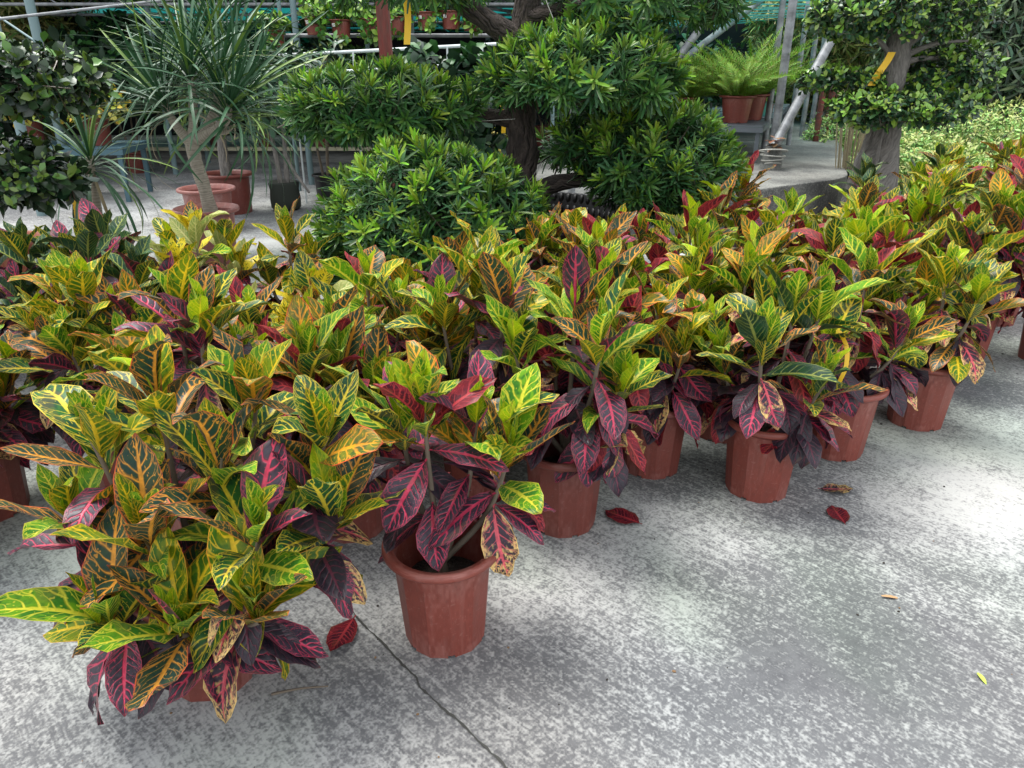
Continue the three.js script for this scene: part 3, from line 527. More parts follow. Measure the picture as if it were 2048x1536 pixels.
// ---------------------------------------------------------------- clipped figs
const figLeaf = std(null, 0.32, { vertexColors: true });
const FD = [1, 2, 3].map(k => sprig(300 + k, { n: 10, L: 0.062, w: 0.56, len: 0.10, dark: [0.018, 0.042, 0.022], lite: [0.11, 0.22, 0.03], youngShare: k === 1 ? 0.3 : 0.08 }));
const FL = [1, 2, 3].map(k => sprig(310 + k, { n: 10, L: 0.062, w: 0.56, len: 0.10, dark: [0.025, 0.075, 0.035], lite: [0.20, 0.36, 0.05], youngShare: k === 1 ? 0.35 : 0.12 }));
const bigPot = potGeos(0.25, 0.42, { facets: 0, notch: false, taper: 0.72 });
{
  const T = thing('clipped_fig', 'dark clipped fig with small round leaves in an orange pot, cut by the frame', 'tree', [-3.2, 0, -4.55]);
  addPot(T, potGeos(0.28, 0.5, { facets: 0, notch: false, taper: 0.72 }), 0.5, std([1.5, 1.7, 1.3], 0.55, { map: potTex }), 0.85);
  mesh('trunk', limb([[0, 0.4, 0], [-0.04, 0.7, 0], [0.05, 1.0, 0.02], [0, 1.35, 0], [0.05, 1.7, 0]], [0.07, 0.06, 0.055, 0.045, 0.02], 9, 0.3, 5), figBark, T);
  for (const b of [[[0.03, 0.95, 0], [0.2, 0.98, 0.12], [0.45, 0.95, 0.2]], [[0, 1.3, 0], [0.25, 1.4, 0.1], [0.65, 1.45, 0.15]], [[0, 1.2, 0], [-0.2, 1.3, 0], [-0.4, 1.35, 0]]]) mesh('branch', limb(b, [0.035, 0.025, 0.01], 7, 0.2, 8), figBark, T);
  const pts = padPoints([[0.45, 1.42, 0.2, 0.50, 0.20, 0.42, 430, 0.9], [0.22, 0.92, 0.2, 0.50, 0.20, 0.4, 330, 0.9], [-0.4, 1.4, 0, 0.4, 0.25, 0.35, 60, 0.9]], 91);
  scatter(T, pts, FD, figLeaf, 'leaf_sprig', 240, 1.12);
}
{
  const T = thing('clipped_fig', 'tiered clipped fig with a thick grey trunk beside the walkway', 'tree', [3.83, 0, -8.0]);
  mesh('trunk', limb([[-0.02, 0, 0], [-0.02, 0.4, 0], [0.0, 0.75, 0], [-0.02, 1.1, 0], [0.0, 1.4, 0], [-0.02, 1.75, 0], [0, 2.1, 0]], [0.3, 0.24, 0.17, 0.12, 0.11, 0.12, 0.05], 12, 0.3, 12), figBark, T);
  for (let i = 0; i < 9; i++) { const a = i * 0.7, rr = 0.25 + 0.08 * Math.sin(i * 5); mesh('aerial_root', limb([[0.13 * Math.cos(a), 0.95, 0.13 * Math.sin(a)], [rr * 0.8 * Math.cos(a), 0.55, rr * 0.8 * Math.sin(a)], [rr * Math.cos(a), 0, rr * Math.sin(a)]], [0.012, 0.02, 0.035], 6, 0.3, i), figBark, T); }
  for (const b of [[[0, 1.5, 0], [-0.25, 1.7, 0.05], [-0.6, 1.85, 0.1]], [[0, 1.5, 0], [0.3, 1.55, 0.05], [0.75, 1.5, 0]], [[0, 1.55, 0], [0.3, 1.68, 0.1], [0.6, 1.7, 0.1]], [[0, 1.2, 0], [-0.3, 1.3, 0.05], [-0.6, 1.35, 0]], [[0, 0.95, 0.05], [0.3, 1.05, 0.2], [0.6, 1.05, 0.2]], [[0, 0.95, 0.05], [-0.3, 1.05, 0.2], [-0.5, 1.08, 0.25]], [[0, 1.6, 0], [0.2, 1.8, 0.1], [0.5, 1.9, 0.2]]]) mesh('branch', limb(b, [0.035, 0.024, 0.01], 7, 0.2, 8), figBark, T);
  const pts = padPoints([[-0.1, 1.92, 0, 0.88, 0.27, 0.6, 620, 0.8], [-0.55, 1.36, 0, 0.42, 0.12, 0.35, 170, 0.9], [0.6, 1.42, -0.1, 0.5, 0.3, 0.4, 330, 0.9], [-0.05, 1.10, 0.3, 0.72, 0.20, 0.45, 460, 0.9], [0.1, 2.3, 0, 0.8, 0.3, 0.6, 200, 0.5]], 92);
  scatter(T, pts, FL, figLeaf, 'leaf_sprig', 300, 1.15);
}

// ---------------------------------------------------------------- dragon palms
const bladeMat = std(null, 0.42, { vertexColors: true });
const bladeG = []; { const r = RNG(55); for (let k = 0; k < 14; k++) { const b = k < 5 ? 0.35 + 0.3 * r() : k < 10 ? 0.9 + 0.5 * r() : 1.7 + 0.8 * r(), y = k % 5 === 0 ? 1 : 0, c0 = y ? [0.10, 0.2, 0.03] : [0.022, 0.085, 0.03], c1 = y ? [0.16, 0.26, 0.04] : [0.032, 0.105, 0.042]; const g = strap(1, 0.030, b * 0.8, 9, 0.5, c0, c1); bladeG.push(g); } }
const dryBlade = strap(1, 0.03, 2.6, 9, 0.4, [0.30, 0.24, 0.13], [0.36, 0.29, 0.17]);
function head(T, p, n, L, r, dir = [0, 1, 0], lowest = -0.35) {
  const q = new THREE.Quaternion().setFromUnitVectors(UPV, V(...dir).normalize());
  for (let j = 0; j < n; j++) {
    const t = j / (n - 1), el = lerp(1.5, lowest, Math.pow(t, 0.9)) + (r() - 0.5) * 0.25, az = j * 2.39996 + r() * 0.3;
    const k = t < 0.3 ? Math.floor(r() * 5) : t < 0.75 ? 5 + Math.floor(r() * 5) : 10 + Math.floor(r() * 4), l = L * (t < 0.1 ? 0.6 : 0.8 + 0.35 * r());
    const m = mesh('leaf', j > n - 3 && r() < 0.5 ? dryBlade : bladeG[k], bladeMat, T); m.position.set(p[0], p[1] - 0.10 * t, p[2]);
    m.scale.set(l * (0.75 / L) * 1.0, l, l); _e.set(-el, az, (r() - 0.5) * 0.4, 'YXZ'); m.quaternion.setFromEuler(_e).premultiply(q);
  }
}
{
  const r = RNG(501);
  const T = thing('dragon_palm', 'branching dragon palm with a ringed pale trunk in a wide pink rimmed pot', 'plant', [-2.46, 0, -6.0]);
  addPot(T, potGeos(0.255, 0.44, { facets: 0, notch: false, taper: 0.7, lip: 0.02 }), 0.44, potMatPale, 0.80);
  mesh('trunk', limb([[0.04, 0.33, 0], [0.02, 0.55, 0], [-0.02, 0.8, 0], [-0.03, 0.98, 0]], [0.062, 0.05, 0.05, 0.052], 12, 0.15, 4), palmBark, T);
  const heads = [[-0.14, 1.22, 0.05, [-0.5, 0.9, 0.2]], [0.04, 1.42, 0, [0, 1, 0]], [0.18, 1.32, -0.1, [0.25, 1, -0.2]], [0.30, 1.20, 0.04, [0.6, 0.8, 0.2]], [0.2, 1.1, -0.2, [0.4, 0.9, -0.4]]];
  for (const [x, y, z, d] of heads) { mesh('branch', limb([[-0.03, 0.93, 0], [-0.03 + (x + 0.03) * 0.6, 0.98 + (y - 1) * 0.25, z * 0.6], [x, y - 0.08, z], [x + d[0] * 0.03, y + 0.02, z]], [0.044, 0.034, 0.028, 0.02], 9, 0.15, 6), palmBark, T); head(T, [x, y, z], 58, 0.80, r, d, 0.3); }
}
{
  const r = RNG(502);
  const T = thing('dragon_palm', 'tall dragon palm in a deep brown pot behind the pale trunked palm', 'plant', [-3.08, 0, -8.2]);
  addPot(T, potGeos(0.27, 0.42, { facets: 0, notch: false, taper: 0.8 }), 0.42, potMatDark, 0.85);
  mesh('trunk', limb([[0, 0.34, 0], [0.0, 0.7, 0], [0.03, 1.1, 0]], [0.06, 0.05, 0.045], 10, 0.15, 4), figBark, T);
  for (const [x, y, z, d] of [[0.2, 1.55, 0, [0.3, 1, 0.1]], [-0.15, 1.5, 0.1, [-0.4, 1, 0.1]], [0.42, 1.38, 0.1, [0.8, 0.8, 0.1]], [0.05, 1.8, -0.1, [0, 1, -0.2]]]) { mesh('branch', limb([[0.03, 1.05, 0], [0.03 + x * 0.5, 1.2, z * 0.5], [x, y, z]], [0.04, 0.032, 0.02], 8, 0.15, 6), figBark, T); head(T, [x, y, z], 66, 0.95, r, d); }
}
{
  const r = RNG(503);
  const T = thing('dragon_palm', 'small single stemmed dragon palm with a yellow tag beside it', 'plant', [-2.93, 0, -5.25]);
  addPot(T, potGeos(0.2, 0.34, { facets: 0, notch: false, taper: 0.75 }), 0.34, potMat, 0.85);
  mesh('trunk', limb([[0, 0.27, 0], [0.01, 0.5, 0], [0.03, 0.8, 0], [0.04, 0.92, 0]], [0.036, 0.03, 0.026, 0.022], 9, 0.15, 4), palmBark, T);
  head(T, [0.04, 0.9, 0], 64, 0.62, r);
}
{ // empty wide pot behind the pale trunked palm
  const T = thing('plant_pot', 'empty wide brownish pot between the two dragon palms', 'pot', [-2.96, 0, -7.3]);
  const g = potGeos(0.27, 0.40, { facets: 0, notch: false, taper: 0.72 }); const p = mesh('pot', g.body, potMatPale, T); mesh('rim', g.rim, potMatPale, p); const f = mesh('base', g.floor, potMatPale, T); f.position.y = 0.02;
}

// ---------------------------------------------------------------- shade house behind the palms
const tealSheet = std([0.02, 0.46, 0.44], 0.95, { transmission: 0.62 }), netDark = std([0.012, 0.013, 0.016], 0.9);
{
  const T = thing('shade_house', 'steel framed shade house with a teal sheet roof behind the palms', 'shelter', [0, 0, 0]);
  for (const [x, z] of [[-5.05, -8.0], [-5.3, -9.1], [-4.95, -11.2], [-5.0, -12.6], [-2.9, -13.5], [-0.4, -13.5], [1.6, -13.5], [-8.5, -9], [-8.5, -13], [-2.7, -10.2], [-9, -19.5], [-4, -19.5], [1.5, -19.5]]) mesh('post', bar([x, 0, z], [x, 2.62, z], z > -10 && x < -5 ? 0.052 : 0.04), tealPaint, T);
  const roof = new THREE.PlaneGeometry(14.5, 6.2); roof.rotateX(-Math.PI / 2); roof.translate(-4.9, 2.48, -18.3); mesh('roof_sheet', roof, tealSheet, T);
  { const p = new THREE.PlaneGeometry(14.4, 5.0, 40, 10), q = p.attributes.position; for (let i = 0; i < q.count; i++) q.setZ(i, 0.05 * Math.sin(q.getX(i) * 3) * Math.cos(q.getY(i) * 2)); p.computeVertexNormals(); p.rotateX(-Math.PI / 2); p.translate(-4.9, 2.72, -12.6); mesh('shade_net', p, netDark, T); }
  for (const z of [-10.4, -12.6, -15, -17.4, -19.8]) {                          // lattice trusses under the roof
    const parts = [bar([-12, 2.44, z], [2.3, 2.44, z], 0.022, 6), bar([-12, 2.18, z], [2.3, 2.18, z], 0.022, 6)];
    for (let k = 0; k < 34; k++) { const x = -12 + k * 0.42; parts.push(bar([x, k % 2 ? 2.28 : 2.44, z], [x + 0.42, k % 2 ? 2.56 : 2.18, z], 0.009, 4)); }
    const tr = mesh('truss', mergeGeometries(parts.slice(0, 2)), steel, T); mesh('truss_lattice', mergeGeometries(parts.slice(2)), steel, tr);
  }
  for (const x of [-10, -7.4, -4.9, -2.4, 0.2]) mesh('purlin', bar([x, 2.46, -10.4], [x, 2.46, -20], 0.018, 6), steel, T);
  mesh('brace', bar([-5.05, 1.9, -8.1], [-3.6, 2.3, -10.4], 0.014, 6), steel, T);
  mesh('brace', bar([-5.3, 1.7, -9.1], [-7.2, 2.56, -10.4], 0.013, 6), tealPaint, T);
  for (const [x, y, z, w, h] of [[-5, 1.0, -15.3, 14, 1.6], [-8.0, 2.05, -14.2, 3.4, 0.45], [-6.4, 1.98, -16.5, 3.0, 0.5], [-1.6, 1.55, -14.2, 3.2, 0.9], [0.9, 1.7, -16, 3.2, 1.2]]) { const sh = new THREE.PlaneGeometry(w, h, 16, 4), p = sh.attributes.position; for (let i = 0; i < p.count; i++) p.setZ(i, 0.06 * Math.sin(p.getX(i) * 5)); sh.computeVertexNormals(); sh.translate(x, y, z); mesh('shade_net', sh, netDark, T); }
}
{ // raised floor of the shade house with a pale kerb
  const g = box(11.5, 0.2, 14, -4.4, 0.1, -19.6); structure('floor_step', g, slabMat);
  const k = box(11.5, 0.05, 0.14, -4.4, 0.222, -12.56); structure('kerb', k, std([0.55, 0.52, 0.36], 0.9));
}
// slatted teal table
function table(label, x, z, turn, [w, h, d], mat, slats, y = 0, group) {
  const T = thing('plant_bench', label, 'bench', [x, y, z], turn, group);
  for (const sx of [-1, 1]) for (const sz of [-1, 1]) mesh('leg', box(0.05, h - 0.05, 0.05, sx * (w / 2 - 0.06), (h - 0.05) / 2, sz * (d / 2 - 0.06)), mat, T);
  for (const sz of [-1, 1]) mesh('rail', box(w, 0.06, 0.03, 0, h - 0.055, sz * (d / 2 - 0.016)), mat, T);
  for (const sx of [-1, 1]) mesh('rail', box(0.03, 0.06, d - 0.07, sx * (w / 2 - 0.016), h - 0.055, 0), mat, T);
  for (let i = 0; i < slats; i++) mesh('slat', box(w - 0.01, 0.018, d / slats * 0.78, 0, h - 0.012, (i + 0.5) / slats * d - d / 2), mat, T);
  return T;
}
const bluePaint = std([0.06, 0.13, 0.16], 0.55), greyPaint = std([0.13, 0.15, 0.17], 0.55);
table('blue painted slatted table standing on the shade house floor', -5.25, -9.15, 0.12, [1.5, 0.62, 0.9], bluePaint, 7);

// ---------------------------------------------------------------- potted shrubs in the shade house
const SPR = {
  plain: [1, 2].map(k => sprig(400 + k, { n: 9, L: 0.13, w: 0.42, len: 0.16, dark: [0.022, 0.065, 0.028], lite: [0.07, 0.16, 0.03], youngShare: 0.2 })),
  glossy: [1, 2].map(k => sprig(410 + k, { n: 8, L: 0.17, w: 0.5, len: 0.16, dark: [0.014, 0.045, 0.02], lite: [0.04, 0.11, 0.03], youngShare: 0.15 })),
  bluish: [1, 2].map(k => sprig(420 + k, { n: 9, L: 0.12, w: 0.36, len: 0.14, dark: [0.035, 0.085, 0.05], lite: [0.12, 0.22, 0.05], youngShare: 0.25 })),
  gold: [1, 2].map(k => sprig(430 + k, { n: 9, L: 0.11, w: 0.4, len: 0.12, dark: [0.10, 0.15, 0.02], lite: [0.48, 0.46, 0.05], youngShare: 0.5 })),
  lush: [1, 2].map(k => sprig(440 + k, { n: 9, L: 0.09, w: 0.62, len: 0.12, dark: [0.05, 0.14, 0.02], lite: [0.18, 0.34, 0.03], youngShare: 0.45 })),
};
const shrubLeaf = std(null, 0.45, { vertexColors: true });
const shrubPot = potGeos(0.17, 0.3, { facets: 0, notch: false, taper: 0.75 });
const leanPts = (rx, h0, h1, n, seed) => padPoints([[0, (h0 + h1) / 2, 0, rx, (h1 - h0) / 2, rx, n, 0.9]], seed);
function shrub(label, kind, x, y, z, { rx = 0.4, h0 = 0.35, h1 = 1.5, n = 90, seed = 1, pot = shrubPot, potH = 0.3, single = 24, group, mat = potMatDark, stems = 3 } = {}) {
  const T = thing('potted_shrub', label, 'plant', [x, y, z], 0, group);
  if (pot) addPot(T, pot, potH, mat, 0.85);
  const r = RNG(seed * 31);
  for (let i = 0; i < stems; i++) { const a = i * 2.1 + r(), q = rx * 0.45; mesh('stem', limb([[0.03 * Math.cos(a), pot ? potH * 0.8 : 0, 0.03 * Math.sin(a)], [q * 0.6 * Math.cos(a), lerp(h0, h1, 0.3), q * 0.6 * Math.sin(a)], [q * Math.cos(a), lerp(h0, h1, 0.8), q * Math.sin(a)]], [0.016, 0.012, 0.006], 6, 0.2, i), stemMat, T); }
  scatter(T, leanPts(rx, h0, h1, n, seed), SPR[kind], shrubLeaf, 'leaf_sprig', single, 1);
  return T;
}
const gShade = 'potted shrubs in the shade house';
[
  ['glossy dark shrub behind the clipped fig and the blue table', 'glossy', -6.6, 0, -9.6, { rx: 0.8, h0: 0.4, h1: 1.75, n: 170 }],
  ['golden leaved shrub standing behind the small dragon palm', 'gold', -5.7, 0.62, -9.2, { rx: 0.42, h0: 0.25, h1: 0.75, n: 90 }],
  ['golden leaved shrub on the blue table end beside the pale trunked palm', 'gold', -4.85, 0.62, -9.1, { rx: 0.38, h0: 0.22, h1: 0.66, n: 80 }],
  ['large leaved dark shrub hanging under the dark shade net', 'glossy', -5.6, 0, -11.4, { rx: 0.8, h0: 0.7, h1: 2.1, n: 200 }],
  ['plain green shrub between the blue table and the deep brown pot', 'plain', -4.2, 0.2, -13.2, { rx: 0.7, h0: 0.35, h1: 1.75, n: 150 }],
  ['bluish green shrub behind the heads of the pale trunked palm', 'bluish', -3.2, 0.2, -13.0, { rx: 0.7, h0: 0.4, h1: 1.7, n: 150 }],
  ['plain green shrub rising behind the tall dragon palm', 'plain', -3.5, 0.2, -14.2, { rx: 0.8, h0: 0.6, h1: 2.0, n: 150 }],
  ['shrub of grey green leaves beside the tall dragon palm', 'bluish', -2.2, 0, -9.0, { rx: 0.52, h0: 0.75, h1: 1.75, n: 150, stems: 4, mat: blackPlastic }],
  ['shrub with limp green leaves below the first hanging baskets', 'plain', -1.55, 0, -9.2, { rx: 0.5, h0: 0.55, h1: 1.55, n: 130 }],
  ['shrub of glossy oval leaves before the white pipe rack', 'glossy', -1.0, 0, -8.3, { rx: 0.42, h0: 0.6, h1: 1.62, n: 100 }],
  ['dark oval leaved shrub at the end of the white pipe rack', 'glossy', -0.42, 0, -8.2, { rx: 0.40, h0: 0.5, h1: 1.6, n: 100 }],
  ['small lemon green shrub glimpsed beside the pine trunk', 'gold', -0.12, 0, -9.6, { rx: 0.3, h0: 0.3, h1: 0.95, n: 70 }],
  ['plain shrub standing low behind the hanging tier of the pine', 'plain', -1.7, 0.2, -13.4, { rx: 0.7, h0: 0.3, h1: 1.5, n: 120 }],
  ['glossy shrub behind the white pipe rack', 'glossy', -0.6, 0.2, -13.2, { rx: 0.8, h0: 0.3, h1: 1.6, n: 140 }],
  ['bushy green shrub on the walkway behind the upper pine tier', 'plain', 1.0, 0.34, -10.8, { rx: 0.7, h0: 0.3, h1: 1.7, n: 170 }],
  ['broad dark shrub filling the corner behind the blue table', 'glossy', -7.6, 0, -11.2, { rx: 0.9, h0: 0.3, h1: 1.9, n: 220 }],
  ['green shrub standing on the kerb straight behind the pale trunked palm', 'plain', -5.1, 0.2, -13.4, { rx: 0.8, h0: 0.3, h1: 1.6, n: 170 }],
  ['leafy shrub under the row of hanging baskets', 'plain', -2.5, 0.2, -12.9, { rx: 0.8, h0: 0.3, h1: 1.6, n: 170 }],
  ['low spreading shrub beyond the black pots', 'bluish', -0.9, 0, -10.6, { rx: 0.7, h0: 0.3, h1: 1.4, n: 150 }],
  ['shrub half hidden between the pine trunk and the fern bench', 'glossy', 0.5, 0.34, -11.8, { rx: 0.8, h0: 0.3, h1: 1.9, n: 190 }],
  ['dark dense shrub behind the fern bench', 'glossy', 2.35, 0.34, -12.2, { rx: 0.85, h0: 0.3, h1: 1.5, n: 260 }],
  ['round dark shrub under the teal strip roof', 'plain', 3.7, 0.34, -14.6, { rx: 0.9, h0: 0.3, h1: 1.5, n: 240 }],
].forEach((a, i) => shrub(a[0], a[1], a[2], a[3], a[4], { seed: 600 + i, group: gShade, ...a[5] }));
// root ball bag with a young tree
{
  const T = thing('bagged_tree', 'young tree in a mossy black grow bag on the shade house floor', 'tree', [-2.52, 0, -8.35]);
  mesh('grow_bag', new THREE.LatheGeometry([[0, 0], [0.13, 0], [0.16, 0.03], [0.165, 0.12], [0.155, 0.22], [0.165, 0.29], [0.15, 0.31], [0.13, 0.28], [0, 0.27]].map(a => new THREE.Vector2(...a)), 20), std([0.02, 0.026, 0.018], 0.8), T);
  for (const [a, b] of [[[0.04, 0.25, 0], [0.1, 1.25, 0]], [[-0.02, 0.25, 0.02], [-0.12, 1.2, 0]], [[0.03, 0.6, 0], [0.3, 0.2, 0.1]]]) mesh('stem', limb([a, [lerp(a[0], b[0], 0.4), lerp(a[1], b[1], 0.5), 0.01], b], [0.03, 0.022, 0.012], 7, 0.2, 3), figBark, T);
  scatter(T, leanPts(0.42, 0.85, 1.75, 120, 655), SPR.bluish, shrubLeaf, 'leaf_sprig', 40);
}
// hanging baskets on a pipe
{
  const R = thing('basket_rail', 'grey pipe rail carrying the row of hanging baskets', 'rail', [0, 0, 0]);
  mesh('pipe', bar([-2.75, 1.8, -9.62], [0.6, 1.8, -9.62], 0.022), steel, R);
  for (const x of [-2.72, -1.72, -1.18, 0.5]) mesh('upright', bar([x, 0, -9.66], [x, 2.3, -9.66], 0.024), tealPaint, R);
  const bg = potGeos(0.135, 0.19, { facets: 0, notch: false, taper: 0.68, lip: 0.014 }), r = RNG(70);
  [[-2.75, 1.66, 'lowest of the row, at the palm end'], [-2.27, 1.8, 'with a full round crown above the cable'], [-1.97, 1.77, 'with heart shaped leaves spilling over its rim'], [-1.63, 1.78, 'with trailing stems just before the rusty post'], [-1.33, 1.8, 'half hidden by the rusty post'], [-0.98, 1.85, 'behind the hanging yellow strip'], [-0.70, 1.86, 'between the yellow strip and the pine limb'], [-0.46, 1.84, 'with a white sticker under the pine limb'], [0.2, 1.84, 'beyond the pine trunk']].forEach(([x, y, where], i) => {
    const T = thing('hanging_basket', `hanging basket of green trailing plants ${where}`, 'plant', [x, y, -9.44], 0, 'hanging baskets on the pipe rail');
    addPot(T, bg, 0.19, potMat, 0.85);
    const st = mesh('sticker', new THREE.CylinderGeometry(0.127, 0.121, 0.035, 6, 1, true, -0.7, 0.34), std([0.8, 0.8, 0.78], 0.6), T); st.position.y = 0.13;
    mesh('hook', limb([[0, 0.17, -0.13], [0, 0.24, -0.16], [0, 0.2, -0.19], [0, 0.05, -0.19]], [0.004, 0.004], 5), wireMat, T);
    scatter(T, padPoints([[0, 0.28, 0, 0.2, 0.14, 0.18, 30, 0.8], [0.05, 0.12, 0.1, 0.16, 0.18, 0.08, i % 2 ? 10 : 4, 1]], 900 + i), SPR.lush, shrubLeaf, 'leaf_sprig', 14, 0.75);
  });
}
{ // white pipe rack
  const T = thing('pipe_rack', 'white painted pipe rack behind the oval leaved shrubs', 'rack', [0, 0, 0]);
  for (const [a, b] of [[[-3.0, 1.56, -9.0], [0.5, 1.72, -8.7]], [[-1.8, 1.42, -8.7], [-0.22, 1.5, -8.6]], [[-1.4, 1.2, -8.6], [0.0, 1.24, -8.5]]]) mesh('pipe', bar(a, b, 0.018), whitePaint, T);
  for (const x of [-2.4, -1.72, -1.1, -0.7, -0.32, 0.1]) mesh('upright', bar([x, 0, -8.75], [x, 1.6 + (x + 2) * 0.05, -8.75], 0.011, 6), whitePaint, T);
}
{ // rusty post and steel pole
  const T = thing('rusty_post', 'rust brown steel post standing behind the pine tier', 'post', [-0.885, 0, -5.8]);
  mesh('shaft', (() => { const g = box(0.085, 2.6, 0.085, 0, 1.3, 0); g.rotateZ(0.012); return g; })(), rust, T);
  mesh('foot_plate', box(0.2, 0.012, 0.2, 0, 0.006, 0), rust, T);
}

// ---------------------------------------------------------------- walkway side: benches, ferns, poles
const aisle = -0.387, along = (k, side = 0) => [3.0 + 0.378 * k + 0.926 * side, -8.5 - 0.926 * k + 0.378 * side];
{
  const y = 0.335;
  const labels = ['grey slatted bench carrying the two big fern pots', 'grey slatted bench carrying the small green pot', 'grey slatted bench farther along the walkway', 'last grey slatted bench visible along the walkway'];
  labels.forEach((l, i) => { const [x, z] = along(1.7 + i * 1.5, -0.95); table(l, x, z, aisle, [1.25, 0.46, 1.3], greyPaint, 12, y, 'benches along the walkway'); });
  const fernMat = std(null, 0.7, { vertexColors: true, transmission: 0.2 });
  // a foxtail frond: short needles round a curved stem, along +y
  const frond = seed => { const r = RNG(seed), parts = []; const N = 150; for (let j = 0; j < N; j++) { const t = 0.06 + 0.94 * j / N, L = 0.05 * Math.sin(Math.PI * Math.min(1, 0.15 + t * 0.86)) + 0.006, c = [0.20, 0.36, 0.025].map(a => a * (0.7 + 0.6 * r())), a = j * 2.4, b = new THREE.BufferGeometry(), d = V(Math.cos(a), 0.8, Math.sin(a)).normalize(), o = V(0.16 * t * t, t * 0.5 - 0.06 * t * t, 0), e = o.clone().addScaledVector(d, L), w = V(-Math.sin(a), 0, Math.cos(a)).multiplyScalar(0.0042); b.setAttribute('position', new THREE.Float32BufferAttribute([...o.clone().add(w).toArray(), ...o.clone().sub(w).toArray(), ...e.toArray()], 3)); b.setAttribute('color', new THREE.Float32BufferAttribute([...c, ...c, ...c], 3)); b.setIndex([0, 1, 2]); b.computeVertexNormals(); parts.push(b); } return mergeGeometries(parts); };
  const FR = [1, 2, 3].map(frond), fp = potGeos(0.235, 0.33, { facets: 0, notch: true, taper: 0.66, lip: 0.02 });
  [[1.5, -0.72, 'big brown pot of feathery foxtail fern nearer the bench edge'], [2.1, -0.6, 'big brown pot of foxtail fern half hidden behind its twin']].forEach(([k, sd, l], q) => {
    const [x, z] = along(k, sd), T = thing('potted_fern', l, 'plant', [x, y + 0.46, z], 0, 'fern pots on the bench'); addPot(T, fp, 0.33, potMat, 0.85);
    const r = RNG(800 + q); for (let i = 0; i < 90; i++) { const a = r() * 6.28, tl = 0.05 + 0.95 * Math.sqrt(r()), m = mesh('frond', FR[i % 3], fernMat, T); m.position.set(0.08 * Math.cos(a), 0.28, -0.08 * Math.sin(a)); m.rotation.set(0, a, 0, 'YXZ'); m.rotateZ(-tl); const s = 1.25 + 0.95 * r(); m.scale.set(s, s, s); }
  });
  for (const [k, sd, l, ht] of [[1.5, -1.4, 'foxtail fern spilling behind the pine on the bench end', 0.9]]) { const [x, z] = along(k, sd), T = thing('potted_fern', l, 'plant', [x, y + 0.46, z], 0, 'fern pots on the bench'); addPot(T, shrubPot, 0.3, potMatDark, 0.85); const r = RNG(820); for (let i = 0; i < 70; i++) { const a = r() * 6.28, tl = 0.1 + 1.1 * Math.sqrt(r()), m = mesh('frond', FR[i % 3], fernMat, T); m.position.set(0, 0.25, 0); m.rotation.set(0, a, 0, 'YXZ'); m.rotateZ(-tl); m.scale.setScalar(1.1 + 0.8 * r()); } }
  { const [x, z] = along(3.0, -0.55), T = thing('potted_seedling', 'small green pot on the second bench beside the ferns', 'plant', [x, y + 0.46, z]); addPot(T, potGeos(0.11, 0.2, { facets: 0, notch: false, taper: 0.78 }), 0.2, std([0.02, 0.17, 0.14], 0.5), 0.85); scatter(T, leanPts(0.2, 0.2, 0.55, 30, 830), SPR.lush, shrubLeaf, 'leaf_sprig', 12, 0.8); }
  { const [x, z] = along(3.5, -0.48), T = thing('potted_seedling', 'small brown pot beside the small green pot', 'plant', [x, y + 0.46, z]); addPot(T, potGeos(0.09, 0.14, { facets: 0, notch: false, taper: 0.78 }), 0.14, potMatDark, 0.85); scatter(T, leanPts(0.14, 0.15, 0.4, 20, 831), SPR.plain, shrubLeaf, 'leaf_sprig', 10, 0.6); }
}
